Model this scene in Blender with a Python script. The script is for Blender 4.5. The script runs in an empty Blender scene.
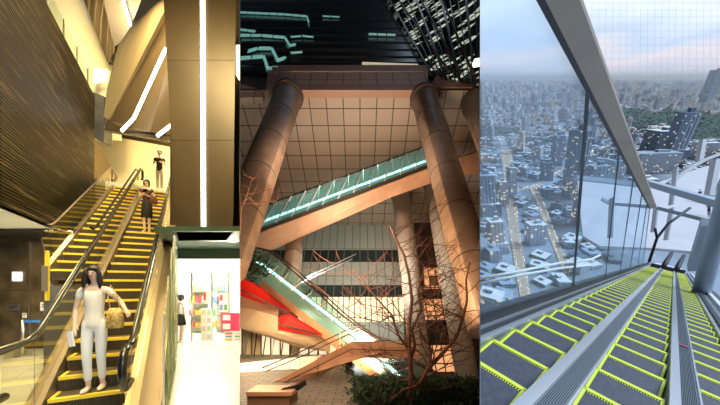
import bpy, bmesh, math, random
from mathutils import Vector, Matrix
V = Vector
random.seed(7)
S = bpy.context.scene
COL = S.collection
R = math.radians

# ------------------------------------------------------------------ camera
cd = bpy.data.cameras.new('camera'); cam = bpy.data.objects.new('camera', cd); COL.objects.link(cam)
F, CX, CY, EYE = 300.0, 360.0, 285.0, 1.5
cam.location = (0, 0, EYE); cam.rotation_euler = (R(90), 0, 0)
cd.sensor_width = 36; cd.lens = 36*F/720; cd.shift_y = (CY-202.5)/720
cd.clip_start = 0.05; cd.clip_end = 200000
S.camera = cam
# ------------------------------------------------------------------ world: dusk sky, bright only on the right-hand side of the compass
w = bpy.data.worlds.new('dusk_sky'); S.world = w; w.use_nodes = True
nt = w.node_tree; nt.nodes.clear(); N = nt.nodes.new; L = nt.links.new
out = N('ShaderNodeOutputWorld'); bg = N('ShaderNodeBackground'); L(bg.outputs[0], out.inputs[0])
tc = N('ShaderNodeTexCoord'); sx = N('ShaderNodeSeparateXYZ'); L(tc.outputs['Generated'], sx.inputs[0])
def math_n(op, a, b=None, clamp=False):
    m = N('ShaderNodeMath'); m.operation = op; m.use_clamp = clamp
    for i, v in enumerate((a, b)):
        if v is None: continue
        if isinstance(v, (int, float)): m.inputs[i].default_value = v
        else: L(v, m.inputs[i])
    return m.outputs[0]
side = N('ShaderNodeMapRange'); side.interpolation_type = 'SMOOTHSTEP'
hyp = math_n('SQRT', math_n('ADD', math_n('MULTIPLY', sx.outputs[0], sx.outputs[0]), math_n('MULTIPLY', sx.outputs[1], sx.outputs[1])))
L(math_n('DIVIDE', sx.outputs[0], math_n('MAXIMUM', hyp, .01)), side.inputs[0]); side.inputs[1].default_value = 0.26; side.inputs[2].default_value = 0.37
mp = N('ShaderNodeMapping'); L(tc.outputs['Generated'], mp.inputs[0]); mp.inputs['Scale'].default_value = (1.5, 1.5, 9)
mp.inputs['Rotation'].default_value = (R(-30), 0, 0)
nz = N('ShaderNodeTexNoise'); L(mp.outputs[0], nz.inputs[0]); nz.inputs['Scale'].default_value = 1.7; nz.inputs['Detail'].default_value = 5
el = math_n('DIVIDE', sx.outputs[2], math_n('MAXIMUM', sx.outputs[1], .2))
el2 = math_n('ADD', el, math_n('MULTIPLY', math_n('SUBTRACT', nz.outputs[0], .5), .22))
cr = N('ShaderNodeValToRGB'); mr = N('ShaderNodeMapRange'); L(el2, mr.inputs[0]); mr.inputs[1].default_value = .66; mr.inputs[2].default_value = 1.05
L(mr.outputs[0], cr.inputs[0]); e = cr.color_ramp.elements
e[0].position = 0; e[0].color = (.52, .60, .76, 1); e[1].position = 1; e[1].color = (.56, .72, .92, 1)
for p_, c_ in ((.10, (.60, .64, .78, 1)), (.24, (.76, .72, .79, 1)), (.42, (.52, .65, .84, 1)), (.68, (.76, .84, .95, 1))):
    q = e.new(p_); q.color = c_
mx = N('ShaderNodeMix'); mx.data_type = 'RGBA'; L(side.outputs[0], mx.inputs[0]); mx.inputs[6].default_value = (.003, .005, .007, 1); L(cr.outputs[0], mx.inputs[7])
L(mx.outputs[2], bg.inputs[0]); bg.inputs[1].default_value = 1.25

def lamp(name, kind, loc, target, energy, color, size=1.0, spot=60, sy=None):
    d = bpy.data.lights.new(name, kind); o = bpy.data.objects.new(name, d); COL.objects.link(o)
    o.location = loc; o.rotation_euler = (V(target)-V(loc)).to_track_quat('-Z', 'Y').to_euler()
    d.energy = energy; d.color = color
    if kind == 'AREA':
        d.size = size
        if sy: d.shape = 'RECTANGLE'; d.size_y = sy
    elif kind == 'SUN': d.angle = size
    elif kind == 'SPOT': d.spot_size = R(spot); d.spot_blend = .6; d.shadow_soft_size = size
    else: d.shadow_soft_size = size
    return o
WARM = (1, .76, .36); ORG = (1, .60, .34)
lamp('city_fill_sun', 'SUN', (60, -38, 62), (0, 0, 0), 3.5, (.76, .88, 1), R(30))  # broad bluish sun added to brighten the city
# left hall: area lamps added out of view, plus lobby and shop ceiling lights
lamp('hall_fill', 'AREA', (-3.3, 3.2, 7.5), (-3.4, 4.6, 0), 900, WARM, 2.5)
lamp('escalator_fill', 'AREA', (-6.2, 7.6, 10.5), (-5.6, 7.6, 2), 800, WARM, 2.5)
lamp('upper_landing_fill', 'AREA', (-7.6, 12.4, 8.0), (-7.9, 15, 5.5), 420, WARM, 1.6)
lamp('gallery_fill', 'AREA', (-9.6, 10.6, 13.0), (-11.6, 13, 11), 900, WARM, 1.5)
lamp('lobby_ceiling_light', 'AREA', (-7.6, 6.6, 2.8), (-7.6, 6.6, 0), 150, WARM, 1.4)
lamp('entrance_fill', 'AREA', (-3.9, 8.2, 2.55), (-3.7, 7.4, 0), 190, (1, .95, .72), 1.0)
lamp('shop_ceiling_light', 'AREA', (-6.0, 11.0, 2.4), (-6.0, 11.0, 0), 420, (1, .96, .86), 1.6)
# middle plaza: warm uplights, and unseen fills added to brighten fronts and beam
lamp('plaza_uplight', 'SPOT', (0, 13, -2), (0.5, 30, 13), 4200, ORG, 1.0, 110)
lamp('column_uplight', 'SPOT', (-4.2, 10, -1), (-7.2, 22, 12), 2800, ORG, .6, 70)
lamp('column_uplight', 'SPOT', (3.0, 9, -1), (5.5, 22, 12), 2900, ORG, .6, 70)
lamp('plaza_front_fill', 'AREA', (-1, 6.5, 3.0), (-1.5, 14, -1.6), 470, (1, .70, .46), 2.0)
lamp('terrace_fill', 'AREA', (-4.6, 13.6, .4), (-4.6, 13.4, -3), 330, (1, .78, .5), 1.6)
lamp('facade_fill', 'AREA', (0, 21, 2.5), (0, 31, 5), 950, (.96, 1, .90), 3)
lamp('beam_fill', 'AREA', (-1, 15, 9), (-.5, 26, 18), 1100, (1, .72, .55), 4)
S.view_settings.view_transform = 'Standard'; S.view_settings.look = 'None'
S.view_settings.gamma = 1; S.view_settings.use_curve_mapping = False; S.view_settings.exposure = 0.0

# ------------------------------------------------------------------ helpers
def P(px, py, Y): return V(((px-CX)/F*Y, Y, EYE-(py-CY)/F*Y))
CLIP = []                        # planes (point, normal) : what lies on the +normal side is cut away
def wedge(lo=None, hi=None, m=.004):
    """keep what stands between the partition walls x = lo*y and x = hi*y"""
    CLIP.clear()
    if lo is not None: CLIP.append((V((lo*1+m*1.1, 0, 0)) if False else V((m, 0, 0)), V((-1, lo, 0)).normalized()))
    if hi is not None: CLIP.append((V((-m, 0, 0)), V((1, -hi, 0)).normalized()))

class MB:
    def __init__(s): s.bm = bmesh.new(); s.uvd = []; s.mi = 0
    def face(s, pts, mi=None):
        vs = [s.bm.verts.new(p) for p in pts]
        try: f = s.bm.faces.new(vs)
        except ValueError: return None
        f.material_index = s.mi if mi is None else mi
        return f
    def prism(s, pts, ext):
        """polygon pts extruded by vector ext"""
        ext = V(ext); a = [s.bm.verts.new(p) for p in pts]; b = [s.bm.verts.new(V(p)+ext) for p in pts]
        fs = [s.bm.faces.new(a), s.bm.faces.new(b[::-1])]; n = len(a)
        for i in range(n): fs.append(s.bm.faces.new((a[i], b[i], b[(i+1) % n], a[(i+1) % n])))
        for f in fs: f.material_index = s.mi
        return s
    def box(s, c, h, ax=None):
        c = V(c); ax = ax or (V((1, 0, 0)), V((0, 1, 0)), V((0, 0, 1)))
        x, y, z = ax[0]*h[0], ax[1]*h[1], ax[2]*h[2]
        return s.prism([c-x-y-z, c+x-y-z, c+x+y-z, c-x+y-z], z*2)
    def bar(s, p, q, w, h, up=V((0, 0, 1))):
        p, q = V(p), V(q); d = (q-p); t = d.cross(up)
        if t.length < 1e-6: t = d.cross(V((1, 0, 0)))
        t.normalize(); u = t.cross(d).normalized()
        return s.prism([p-t*w/2-u*h/2, p+t*w/2-u*h/2, p+t*w/2+u*h/2, p-t*w/2+u*h/2], d)
    def tube(s, path, r, n=10, cap=True):
        path = [V(p) for p in path]; rs = r if isinstance(r, (list, tuple)) else [r]*len(path)
        rings = []; prev = None
        for i, p in enumerate(path):
            d = (path[min(i+1, len(path)-1)]-path[max(i-1, 0)]).normalized()
            t = prev if prev is not None else (d.cross(V((0, 0, 1))) if abs(d.z) < .9 else d.cross(V((1, 0, 0))))
            t = (t-d*t.dot(d)).normalized(); prev = t; b = d.cross(t)
            rings.append([s.bm.verts.new(p+(t*math.cos(2*math.pi*k/n)+b*math.sin(2*math.pi*k/n))*rs[i]) for k in range(n)])
        for a, b in zip(rings, rings[1:]):
            for k in range(n):
                f = s.bm.faces.new((a[k], a[(k+1) % n], b[(k+1) % n], b[k])); f.smooth = True; f.material_index = s.mi
        if cap:
            for rg in (rings[0][::-1], rings[-1]): f = s.bm.faces.new(rg); f.material_index = s.mi
        return s
    def loft(s, rings, n=16, cap=True):
        """rings: (centre, rx, ry)"""
        rr = []
        for c, rx, ry in rings:
            c = V(c); rr.append([s.bm.verts.new(c+V((math.cos(2*math.pi*k/n)*rx, math.sin(2*math.pi*k/n)*ry, 0))) for k in range(n)])
        for a, b in zip(rr, rr[1:]):
            for k in range(n):
                f = s.bm.faces.new((a[k], a[(k+1) % n], b[(k+1) % n], b[k])); f.smooth = True; f.material_index = s.mi
        if cap:
            for rg in (rr[0][::-1], rr[-1]): s.bm.faces.new(rg)
        return s
    def ball(s, c, r, sub=2):
        r = V(r) if not isinstance(r, (int, float)) else V((r, r, r))
        m = Matrix.Translation(c) @ Matrix.Diagonal((r.x, r.y, r.z, 1))
        res = bmesh.ops.create_icosphere(s.bm, subdivisions=sub, radius=1, matrix=m)
        for v in res['verts']:
            for f in v.link_faces: f.smooth = True; f.material_index = s.mi
        return s
    def build(s, name, m, parent=None, uv=None, bevel=0, local=False, base=None):
        bm = s.bm
        if not local:
            for co, no in CLIP:
                if any((v.co-co).dot(no) > 1e-5 for v in bm.verts):
                    g = bm.verts[:]+bm.edges[:]+bm.faces[:]
                    bmesh.ops.bisect_plane(bm, geom=g, plane_co=co, plane_no=no, clear_outer=True)
                    be = [e_ for e_ in bm.edges if e_.is_boundary and all(abs((v.co-co).dot(no)) < 1e-4 for v in e_.verts)]
                    if be: bmesh.ops.holes_fill(bm, edges=be, sides=0)
        if not bm.verts: bm.free(); return None
        bmesh.ops.recalc_face_normals(bm, faces=bm.faces[:])
        if uv:
            o_, u_, v_ = uv; u_ = V(u_).normalized(); v_ = V(v_).normalized(); lay = bm.loops.layers.uv.new('uv')
            for f in bm.faces:
                for l_ in f.loops: d = l_.vert.co-V(o_); l_[lay].uv = (d.dot(u_), d.dot(v_))
        org = V((0, 0, 0))
        if not local:
            if parent: org = WO[parent.name].copy() if parent.name in WO else parent.matrix_world.translation.copy()
            else:
                xs = [v.co for v in bm.verts]
                org = V((sum(p.x for p in xs)/len(xs), sum(p.y for p in xs)/len(xs), min(p.z for p in xs))) if base is None else V(base)
            for v in bm.verts: v.co -= org
        me = bpy.data.meshes.new(name); bm.to_mesh(me); bm.free()
        for mm in (m if isinstance(m, (list, tuple)) else [m]): me.materials.append(mm)
        o = bpy.data.objects.new(name, me); COL.objects.link(o)
        if parent: o.parent = parent
        else: o.location = org
        WO[o.name] = org
        if bevel:
            b = o.modifiers.new('bevel', 'BEVEL'); b.width = bevel; b.segments = 2; b.limit_method = 'ANGLE'
        return o
WO = {}
def sub(o):                       # let a part be the parent of sub-parts built in world coordinates
    return o
def tag(o, label, cat, group=None):
    if o is None: return None
    o['label'] = label; o['category'] = cat
    if group: o['group'] = group
    return o
def thing(name, label, cat, loc=(0, 0, 0), group=None, rz=0, sc=1):
    o = bpy.data.objects.new(name, None); COL.objects.link(o); o.empty_display_size = .1
    o.location = loc; o.rotation_euler = (0, 0, rz); o.scale = (sc,)*3
    o.matrix_world = Matrix.Translation(loc) @ Matrix.Rotation(rz, 4, 'Z') @ Matrix.Scale(sc, 4)
    return tag(o, label, cat, group)
def struct(o):
    if o: o['kind'] = 'structure'
    return o
def stuff(o):
    if o: o['kind'] = 'stuff'
    return o

# ------------------------------------------------------------------ materials
def mat(name, col, rough=.5, metal=0, emit=None, es=1, noise=0, nscale=5, spec=.5, bump=0):
    m = bpy.data.materials.new(name); m.use_nodes = True; t = m.node_tree; b = t.nodes['Principled BSDF']
    b.inputs['Base Color'].default_value = (*col, 1); b.inputs['Roughness'].default_value = rough; b.inputs['Metallic'].default_value = metal
    b.inputs['Specular IOR Level'].default_value = spec
    if emit: b.inputs['Emission Color'].default_value = (*emit, 1); b.inputs['Emission Strength'].default_value = es
    if noise:
        tc = t.nodes.new('ShaderNodeTexCoord'); n = t.nodes.new('ShaderNodeTexNoise'); n.inputs['Scale'].default_value = nscale; n.inputs['Detail'].default_value = 6
        t.links.new(tc.outputs['Object'], n.inputs[0]); r = t.nodes.new('ShaderNodeValToRGB'); t.links.new(n.outputs[0], r.inputs[0])
        r.color_ramp.elements[0].position = .3; r.color_ramp.elements[1].position = .7
        r.color_ramp.elements[0].color = (*[c*(1-noise) for c in col], 1); r.color_ramp.elements[1].color = (*[min(1, c*(1+noise)) for c in col], 1)
        t.links.new(r.outputs[0], b.inputs['Base Color'])
        if bump:
            bp = t.nodes.new('ShaderNodeBump'); bp.inputs['Strength'].default_value = bump; t.links.new(n.outputs[0], bp.inputs['Height']); t.links.new(bp.outputs[0], b.inputs['Normal'])
    return m
def brickmat(name, c1, c2, mortar, bw, bh, gap=.02, offset=0, rough=.5, metal=0, lit=None, litfrac=.3, es=1.5, bias=0, spec=.5):
    """rectangular grid over uv metres; lit: colour of randomly glowing cells"""
    m = bpy.data.materials.new(name); m.use_nodes = True; t = m.node_tree; b = t.nodes['Principled BSDF']
    uv = t.nodes.new('ShaderNodeUVMap'); br = t.nodes.new('ShaderNodeTexBrick'); t.links.new(uv.outputs[0], br.inputs[0])
    br.offset = offset; br.squash = 1; br.inputs['Color1'].default_value = (*c1, 1); br.inputs['Color2'].default_value = (*c2, 1); br.inputs['Mortar'].default_value = (*mortar, 1)
    br.inputs['Scale'].default_value = 1; br.inputs['Mortar Size'].default_value = gap; br.inputs['Mortar Smooth'].default_value = .1
    br.inputs['Brick Width'].default_value = bw; br.inputs['Row Height'].default_value = bh; br.inputs['Bias'].default_value = bias
    t.links.new(br.outputs['Color'], b.inputs['Base Color']); b.inputs['Roughness'].default_value = rough; b.inputs['Metallic'].default_value = metal
    b.inputs['Specular IOR Level'].default_value = spec
    if lit:
        sn = t.nodes.new('ShaderNodeVectorMath'); sn.operation = 'DIVIDE'; sn.inputs[1].default_value = (bw, bh, 1); t.links.new(uv.outputs[0], sn.inputs[0])
        fl = t.nodes.new('ShaderNodeVectorMath'); fl.operation = 'FLOOR'; t.links.new(sn.outputs[0], fl.inputs[0])
        wn = t.nodes.new('ShaderNodeTexWhiteNoise'); wn.noise_dimensions = '2D'; t.links.new(fl.outputs[0], wn.inputs['Vector'])
        lt = t.nodes.new('ShaderNodeMath'); lt.operation = 'LESS_THAN'; lt.inputs[1].default_value = litfrac; t.links.new(wn.outputs['Value'], lt.inputs[0])
        inv = t.nodes.new('ShaderNodeMath'); inv.operation = 'SUBTRACT'; inv.inputs[0].default_value = 1; t.links.new(br.outputs['Fac'], inv.inputs[1])
        mu = t.nodes.new('ShaderNodeMath'); mu.operation = 'MULTIPLY'; t.links.new(lt.outputs[0], mu.inputs[0]); t.links.new(inv.outputs[0], mu.inputs[1])
        m3 = t.nodes.new('ShaderNodeMath'); m3.operation = 'MULTIPLY'; t.links.new(mu.outputs[0], m3.inputs[0]); m3.inputs[1].default_value = es
        b.inputs['Emission Color'].default_value = (*lit, 1); t.links.new(m3.outputs[0], b.inputs['Emission Strength'])
    return m
def glass(name, tint=(1, 1, 1), refl=.08, rough=.02, haze=0, hcol=(1, 1, 1)):
    m = bpy.data.materials.new(name); m.use_nodes = True; t = m.node_tree; t.nodes.clear()
    o = t.nodes.new('ShaderNodeOutputMaterial'); tr = t.nodes.new('ShaderNodeBsdfTransparent'); gl = t.nodes.new('ShaderNodeBsdfGlossy'); mi = t.nodes.new('ShaderNodeMixShader')
    tr.inputs[0].default_value = (*tint, 1); gl.inputs['Roughness'].default_value = rough; mi.inputs[0].default_value = refl
    t.links.new(tr.outputs[0], mi.inputs[1]); t.links.new(gl.outputs[0], mi.inputs[2]); last = mi
    if haze:
        df = t.nodes.new('ShaderNodeBsdfDiffuse'); df.inputs[0].default_value = (*hcol, 1); m2 = t.nodes.new('ShaderNodeMixShader'); m2.inputs[0].default_value = haze
        t.links.new(mi.outputs[0], m2.inputs[1]); t.links.new(df.outputs[0], m2.inputs[2]); last = m2
    t.links.new(last.outputs[0], o.inputs[0]); return m

M = dict(
 cream=mat('cream_wall', (.80, .70, .45), .6), white=mat('white_paint', (.85, .84, .78), .6), floorw=None,
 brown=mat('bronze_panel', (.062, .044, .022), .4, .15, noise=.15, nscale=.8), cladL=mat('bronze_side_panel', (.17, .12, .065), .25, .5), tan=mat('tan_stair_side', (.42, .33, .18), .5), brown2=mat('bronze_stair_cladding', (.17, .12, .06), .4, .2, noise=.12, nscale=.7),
 dark=mat('dark_plaster', (.03, .025, .02), .5), greydark=mat('dark_grey_stone', (.10, .10, .09), .5, noise=.3, nscale=2),
 black=mat('black_rubber', (.012, .011, .01), .25), steel=mat('brushed_steel', (.55, .52, .46), .3, .9), deck=mat('anodised_deck', (.34, .28, .2), .35, .7),
 tread=mat('ribbed_step', (.10, .075, .04), .5, .3, noise=.3, nscale=30), riser=mat('step_riser', (.06, .045, .025), .5, .3),
 yellow=mat('yellow_step_line', (.85, .62, .04), .5), led=mat('led_strip', (1, 1, 1), .5, emit=(1, .95, .80), es=9),
 glassL=glass('balustrade_glass', (.93, .92, .82), .22, .03), glassW=glass('hall_screen_glass', (.80, .86, .76), .02, .3, .16, (.55, .50, .38)), glassC=glass('clear_glass', (.9, .98, .95), .06),
 skin=mat('skin', (.72, .50, .36), .5), hair=mat('black_hair', (.012, .008, .006), .45), cream_cloth=mat('cream_cloth', (.86, .82, .70), .8), white_cloth=mat('pale_trousers', (.85, .84, .80), .8),
 blackcloth=mat('black_cloth', (.015, .013, .014), .8), browncloth=mat('brown_cloth', (.10, .03, .02), .8), bag=mat('patterned_gold_bag', (.55, .36, .10), .5, noise=.6, nscale=25), beige=mat('beige_cloth', (.62, .55, .40), .8),
 paper=mat('white_paper', (.9, .9, .88), .7), lips=mat('lips', (.55, .12, .10), .5), shoe=mat('pale_shoe', (.80, .68, .52), .5),
 green=mat('dark_green_fascia', (.035, .07, .045), .5), red=mat('red_awning', (.60, .015, .01), .45), pink=mat('pink_sign', (.75, .05, .14), .5),
 copper=mat('copper_cladding', (.62, .34, .19), .45, .2, noise=.18, nscale=.6), col=mat('column_stone', (.42, .30, .21), .4, .1, noise=.2, nscale=1.2), darkbrown=mat('dark_brown_metal', (.05, .03, .02), .5),
 bark=mat('tree_bark', (.15, .055, .035), .8, noise=.4, nscale=8), hedge=mat('hedge_leaves', (.02, .045, .015), .7, noise=.6, nscale=8), twig=mat('twigs', (.22, .10, .05), .8),
 plazaglow=mat('escalator_glow_strip', (1, 1, 1), .5, emit=(.80, 1, .97), es=2.6), teal=glass('teal_glass', (.72, .92, .90), .10, .05, .12, (.45, .75, .72)),
 tealsolid=mat('teal_panel', (.16, .34, .33), .35, .3), warmlit=mat('warm_lit_window', (1, .7, .4), .5, emit=(1, .52, .22), es=1.1), whitelit=mat('white_lit_window', (1, 1, .9), .5, emit=(1, .93, .70), es=1.5),
 cyanlit=mat('cyan_lit_window', (.4, .8, .8), .5, emit=(.22, .52, .46), es=.5), slab=mat('dark_floor_slab', (.035, .035, .035), .4),
 bluemetal=mat('blue_grey_paint', (.40, .50, .62), .45, .1), palemetal=mat('pale_grey_paint', (.62, .66, .72), .5), beammetal=mat('brown_grey_beam', (.52, .44, .38), .5, 0, noise=.12, nscale=1.5), navy=mat('navy_black_profile', (.012, .016, .024), .55),
 railsteel=mat('pale_steel_rail', (.72, .74, .76), .28, .85), decksteel=mat('ribbed_deck_steel', (.26, .29, .33), .32, .75), treadR=mat('slate_step', (.055, .058, .085), .5, noise=.25, nscale=25), riserR=mat('slate_riser', (.05, .055, .065), .5),
 yellowR=mat('lime_step_line', (.72, .80, .05), .5), terrace=mat('white_terrace_floor', (.54, .54, .60), .6, noise=.06, nscale=.3), glassR=glass('parapet_glass', (.88, .95, 1), .07, .01, .05, (.8, .9, 1)), seam=mat('glass_seam', (.05, .08, .10), .4),
 city0=None)

def two_dir_tiles(name, c1, c2, mortar, bw, bh, **k): return brickmat(name, c1, c2, mortar, bw, bh, **k)
M['floorL'] = brickmat('pale_floor_tile', (.70, .70, .56), (.66, .66, .52), (.45, .44, .34), 1.0, 1.0, gap=.012, rough=.22)
M['slats'] = None
m = bpy.data.materials.new('slatted_dark_wood'); m.use_nodes = True; t = m.node_tree; b = t.nodes['Principled BSDF']
uv = t.nodes.new('ShaderNodeUVMap'); mpp = t.nodes.new('ShaderNodeMapping'); mpp.inputs['Scale'].default_value = (.22, 11, 1); t.links.new(uv.outputs[0], mpp.inputs[0])
br = t.nodes.new('ShaderNodeTexNoise'); br.inputs['Scale'].default_value = 3; br.inputs['Detail'].default_value = 3; t.links.new(mpp.outputs[0], br.inputs[0])
rp = t.nodes.new('ShaderNodeValToRGB'); t.links.new(br.outputs[0], rp.inputs[0]); rp.color_ramp.elements[0].position = .54; rp.color_ramp.elements[0].color = (.022, .016, .009, 1); rp.color_ramp.elements[1].position = .70; rp.color_ramp.elements[1].color = (.30, .22, .12, 1)
t.links.new(rp.outputs[0], b.inputs['Base Color']); b.inputs['Roughness'].default_value = .4; M['slats'] = m
M['marble'] = mat('brown_marble', (.10, .075, .045), .22, noise=.7, nscale=1.6)
M['soffit'] = brickmat('soffit_tiles', (.37, .29, .22), (.34, .265, .20), (.06, .035, .02), 1.45, 1.45, gap=.045, rough=.55)
M['fascia'] = brickmat('fascia_tiles', (.46, .34, .26), (.42, .31, .24), (.08, .045, .03), 1.45, 2.2, gap=.04, rough=.5)
M['facade'] = brickmat('green_glass_facade', (.46, .47, .40), (.41, .43, .37), (.20, .22, .18), .9, 4, gap=.05, rough=.25)
M['darkwin'] = brickmat('dark_glazing', (.02, .03, .03), (.03, .04, .04), (.14, .15, .13), .9, 4, gap=.05, rough=.15)
M['towerL'] = brickmat('dark_tower_glazing', (.004, .008, .008), (.008, .014, .014), (.012, .02, .02), 1.6, 1.2, gap=.03, rough=.2)
M['towerR'] = brickmat('lit_tower_glazing', (.02, .03, .025), (.03, .04, .03), (.004, .004, .004), .62, .85, gap=.07, rough=.2, lit=(.86, .92, .74), litfrac=.33, es=.62)
M['shoplit'] = brickmat('lit_shopfront', (.6, .5, .3), (.7, .6, .4), (.12, .08, .05), .55, 5, gap=.05, rough=.3, lit=(1, .82, .54), litfrac=.85, es=1.0)
M['orangewin'] = brickmat('orange_lit_windows', (.5, .3, .15), (.6, .35, .2), (.10, .05, .03), .8, 1.2, gap=.06, rough=.3, lit=(1, .44, .19), litfrac=.95, es=.95)
M['paver'] = brickmat('plaza_pavers', (.20, .17, .13), (.15, .13, .10), (.05, .04, .03), .5, .25, gap=.02, offset=.5, rough=.6)

# ================================================================== PARTITIONS added edge-on between the three places, shielding each from the others' light
wedge()
def partition(k, y0, y1, z0, z1, name, m_):
    mb = MB(); t0, t1 = .0015, .05 if y1 < 20 else .0015
    mb.prism([V((k*y0-.001, y0, z0)), V((k*y1-.004, y1, z0)), V((k*y1+.004, y1, z0)), V((k*y0+.001, y0, z0))], V((0, 0, z1-z0)))
    return struct(mb.build(name, m_))
partition(-.4, 2.2, 16.6, -.2, 17.5, 'wall_left', mat('partition_plaster', (.55, .48, .34), .7))
partition(.4, 1.0, 62, -16, 75, 'wall_right', mat('partition_grey', (.22, .2, .19), .7))

# ================================================================== LEFT PLACE : hall with escalators
wedge(hi=-.4, m=.006)
dH = V((-.56, 1, 0)); dHn = dH.normalized()
FZ = -.3                          # hall floor level
def FL(px, py): return P(px, py, EYE*F/(py-CY))          # point on the hall floor
mb = MB(); mb.prism([V((-1.0, 2.4, FZ)), V((-1.0, 16.5, FZ)), V((-16, 16.5, FZ)), V((-16, 2.4, FZ))], (0, 0, -.2))
struct(mb.build('floor', M['floorL'], uv=((0, 0, 0), dHn, (.872, .489, 0))))
# slatted wall
def LW(ox, Y, z): return V((ox-.56*Y, Y, z))
mb = MB(); mb.prism([LW(-3.3, 3.2, 2.88), LW(-3.3, 10.0, 2.88), LW(-3.3, 10.0, 7.8), LW(-3.3, 3.2, 7.8)], (-.15, 0, 0))
for i in range(82):
    z = 2.92+i*.06; a, b_ = LW(-3.27, 3.2, z), LW(-3.27, 10, z); mb.bar(a, b_, .05, .03)
struct(mb.build('wall_left', M['slats'], uv=((0, 0, 0), dHn, (0, 0, 1))))
# lobby ceiling under it, with slats
mb = MB(); mb.prism([LW(-3.3, 3.0, 2.88), LW(-3.3, 9.2, 2.88), V((-16, 9.2, 2.88)), V((-16, 3.0, 2.88))], (0, 0, .12))
struct(mb.build('ceiling', M['white']))
mb = MB()
for i in range(9): y = 7.35+i*.13; mb.bar(V((-12.5, y, 2.84)), V((LW(-3.35, y, 0).x, y, 2.84)), .07, .07)
tag(mb.build('ceiling_slats', M['dark']), 'dark slatted strip in the white ceiling over the marble wall', 'ceiling slats')
# marble back wall with panels
mb = MB(); mb.prism([V((-16, 8.5, FZ)), V((-7.9, 8.5, FZ)), V((-7.9, 8.5, 2.9)), V((-16, 8.5, 2.9))], (0, .2, 0)); struct(mb.build('wall_back', M['marble']))
mb = MB()
for x in (30, 68): mb.box(P(x, 290, 8.48), (.012, .01, 1.35))
struct(mb.build('trim_1', M['steel']))
mb = MB(); mb.box(P(15, 290, 8.49), (3, .008, .01)); mb.box(P(60, 290, 8.49), (.4, .008, .01)); struct(mb.build('trim_2', M['dark']))
def sign(x0, y0, x1, y1, Y, m_, label, cat='sign', glyph=M['dark'], marks=2, name='wall_sign'):
    t_ = thing(name, label, cat, P((x0+x1)/2, y1, Y))
    a, b_ = P(x0, y1, Y), P(x1, y0, Y)
    mb = MB(); mb.prism([V((a.x, Y, a.z)), V((b_.x, Y, a.z)), V((b_.x, Y, b_.z)), V((a.x, Y, b_.z))], (0, .03, 0)); mb.build('panel', m_, t_, bevel=.004)
    mb = MB(); W_, H_ = b_.x-a.x, b_.z-a.z
    for i in range(marks):
        z = b_.z-H_*(.3+.5*i/max(1, marks)); mb.box(((a.x+b_.x)/2-W_*.08*(i % 2), Y-.004, z), (W_*(.34-.08*(i % 2)), .003, H_*.05))
    mb.build('marking', glyph, t_); return t_
litsign = mat('lit_sign_face', (.9, .95, 1), .5, emit=(.75, .92, 1), es=2.2)
bluegl = mat('blue_marking', (.1, .3, .7), .5)
sign(12, 272, 21, 281, 8.46, litsign, 'small glowing bluish sign on the marble wall, leftmost', glyph=bluegl)
sign(44, 271, 52, 281, 8.46, litsign, 'glowing white square sign on the marble wall, above the plaque', glyph=bluegl)
sign(7, 304, 19, 311, 8.46, M['steel'], 'dull plaque low on the marble wall at far left', 'plaque')
sign(40, 302, 53, 311, 8.46, M['paper'], 'white rectangular notice on the marble wall beside the escalator handrail', 'notice')
sign(22, 313, 26, 318, 8.46, M['paper'], 'tiny white switch plate above the blue belt barrier', 'switch', marks=1, name='wall_switch')
mb = MB(); c = P(51, 254, 8.44); mb.box(c, (.16, .03, .06)); tag(mb.build('air_vent', M['black']), 'black air vent high on the marble wall', 'vent')
# belt barrier
t_ = thing('belt_barrier', 'queue barrier with a blue belt in front of the marble wall', 'barrier', V((-8.9, 7.6, FZ)))
blue = mat('blue_belt', (.03, .16, .55), .6)
for x in (-8.55, -7.85):
    mb = MB(); mb.tube([(x, 7.6, FZ), (x, 7.6, FZ+.03)], .16, 20); mb.tube([(x, 7.6, FZ+.03), (x, 7.6, .62)], .03); mb.build('post', M['steel'], t_)
mb = MB(); mb.box((-8.2, 7.6, .58), (.35, .006, .035)); mb.build('belt', blue, t_)

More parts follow.
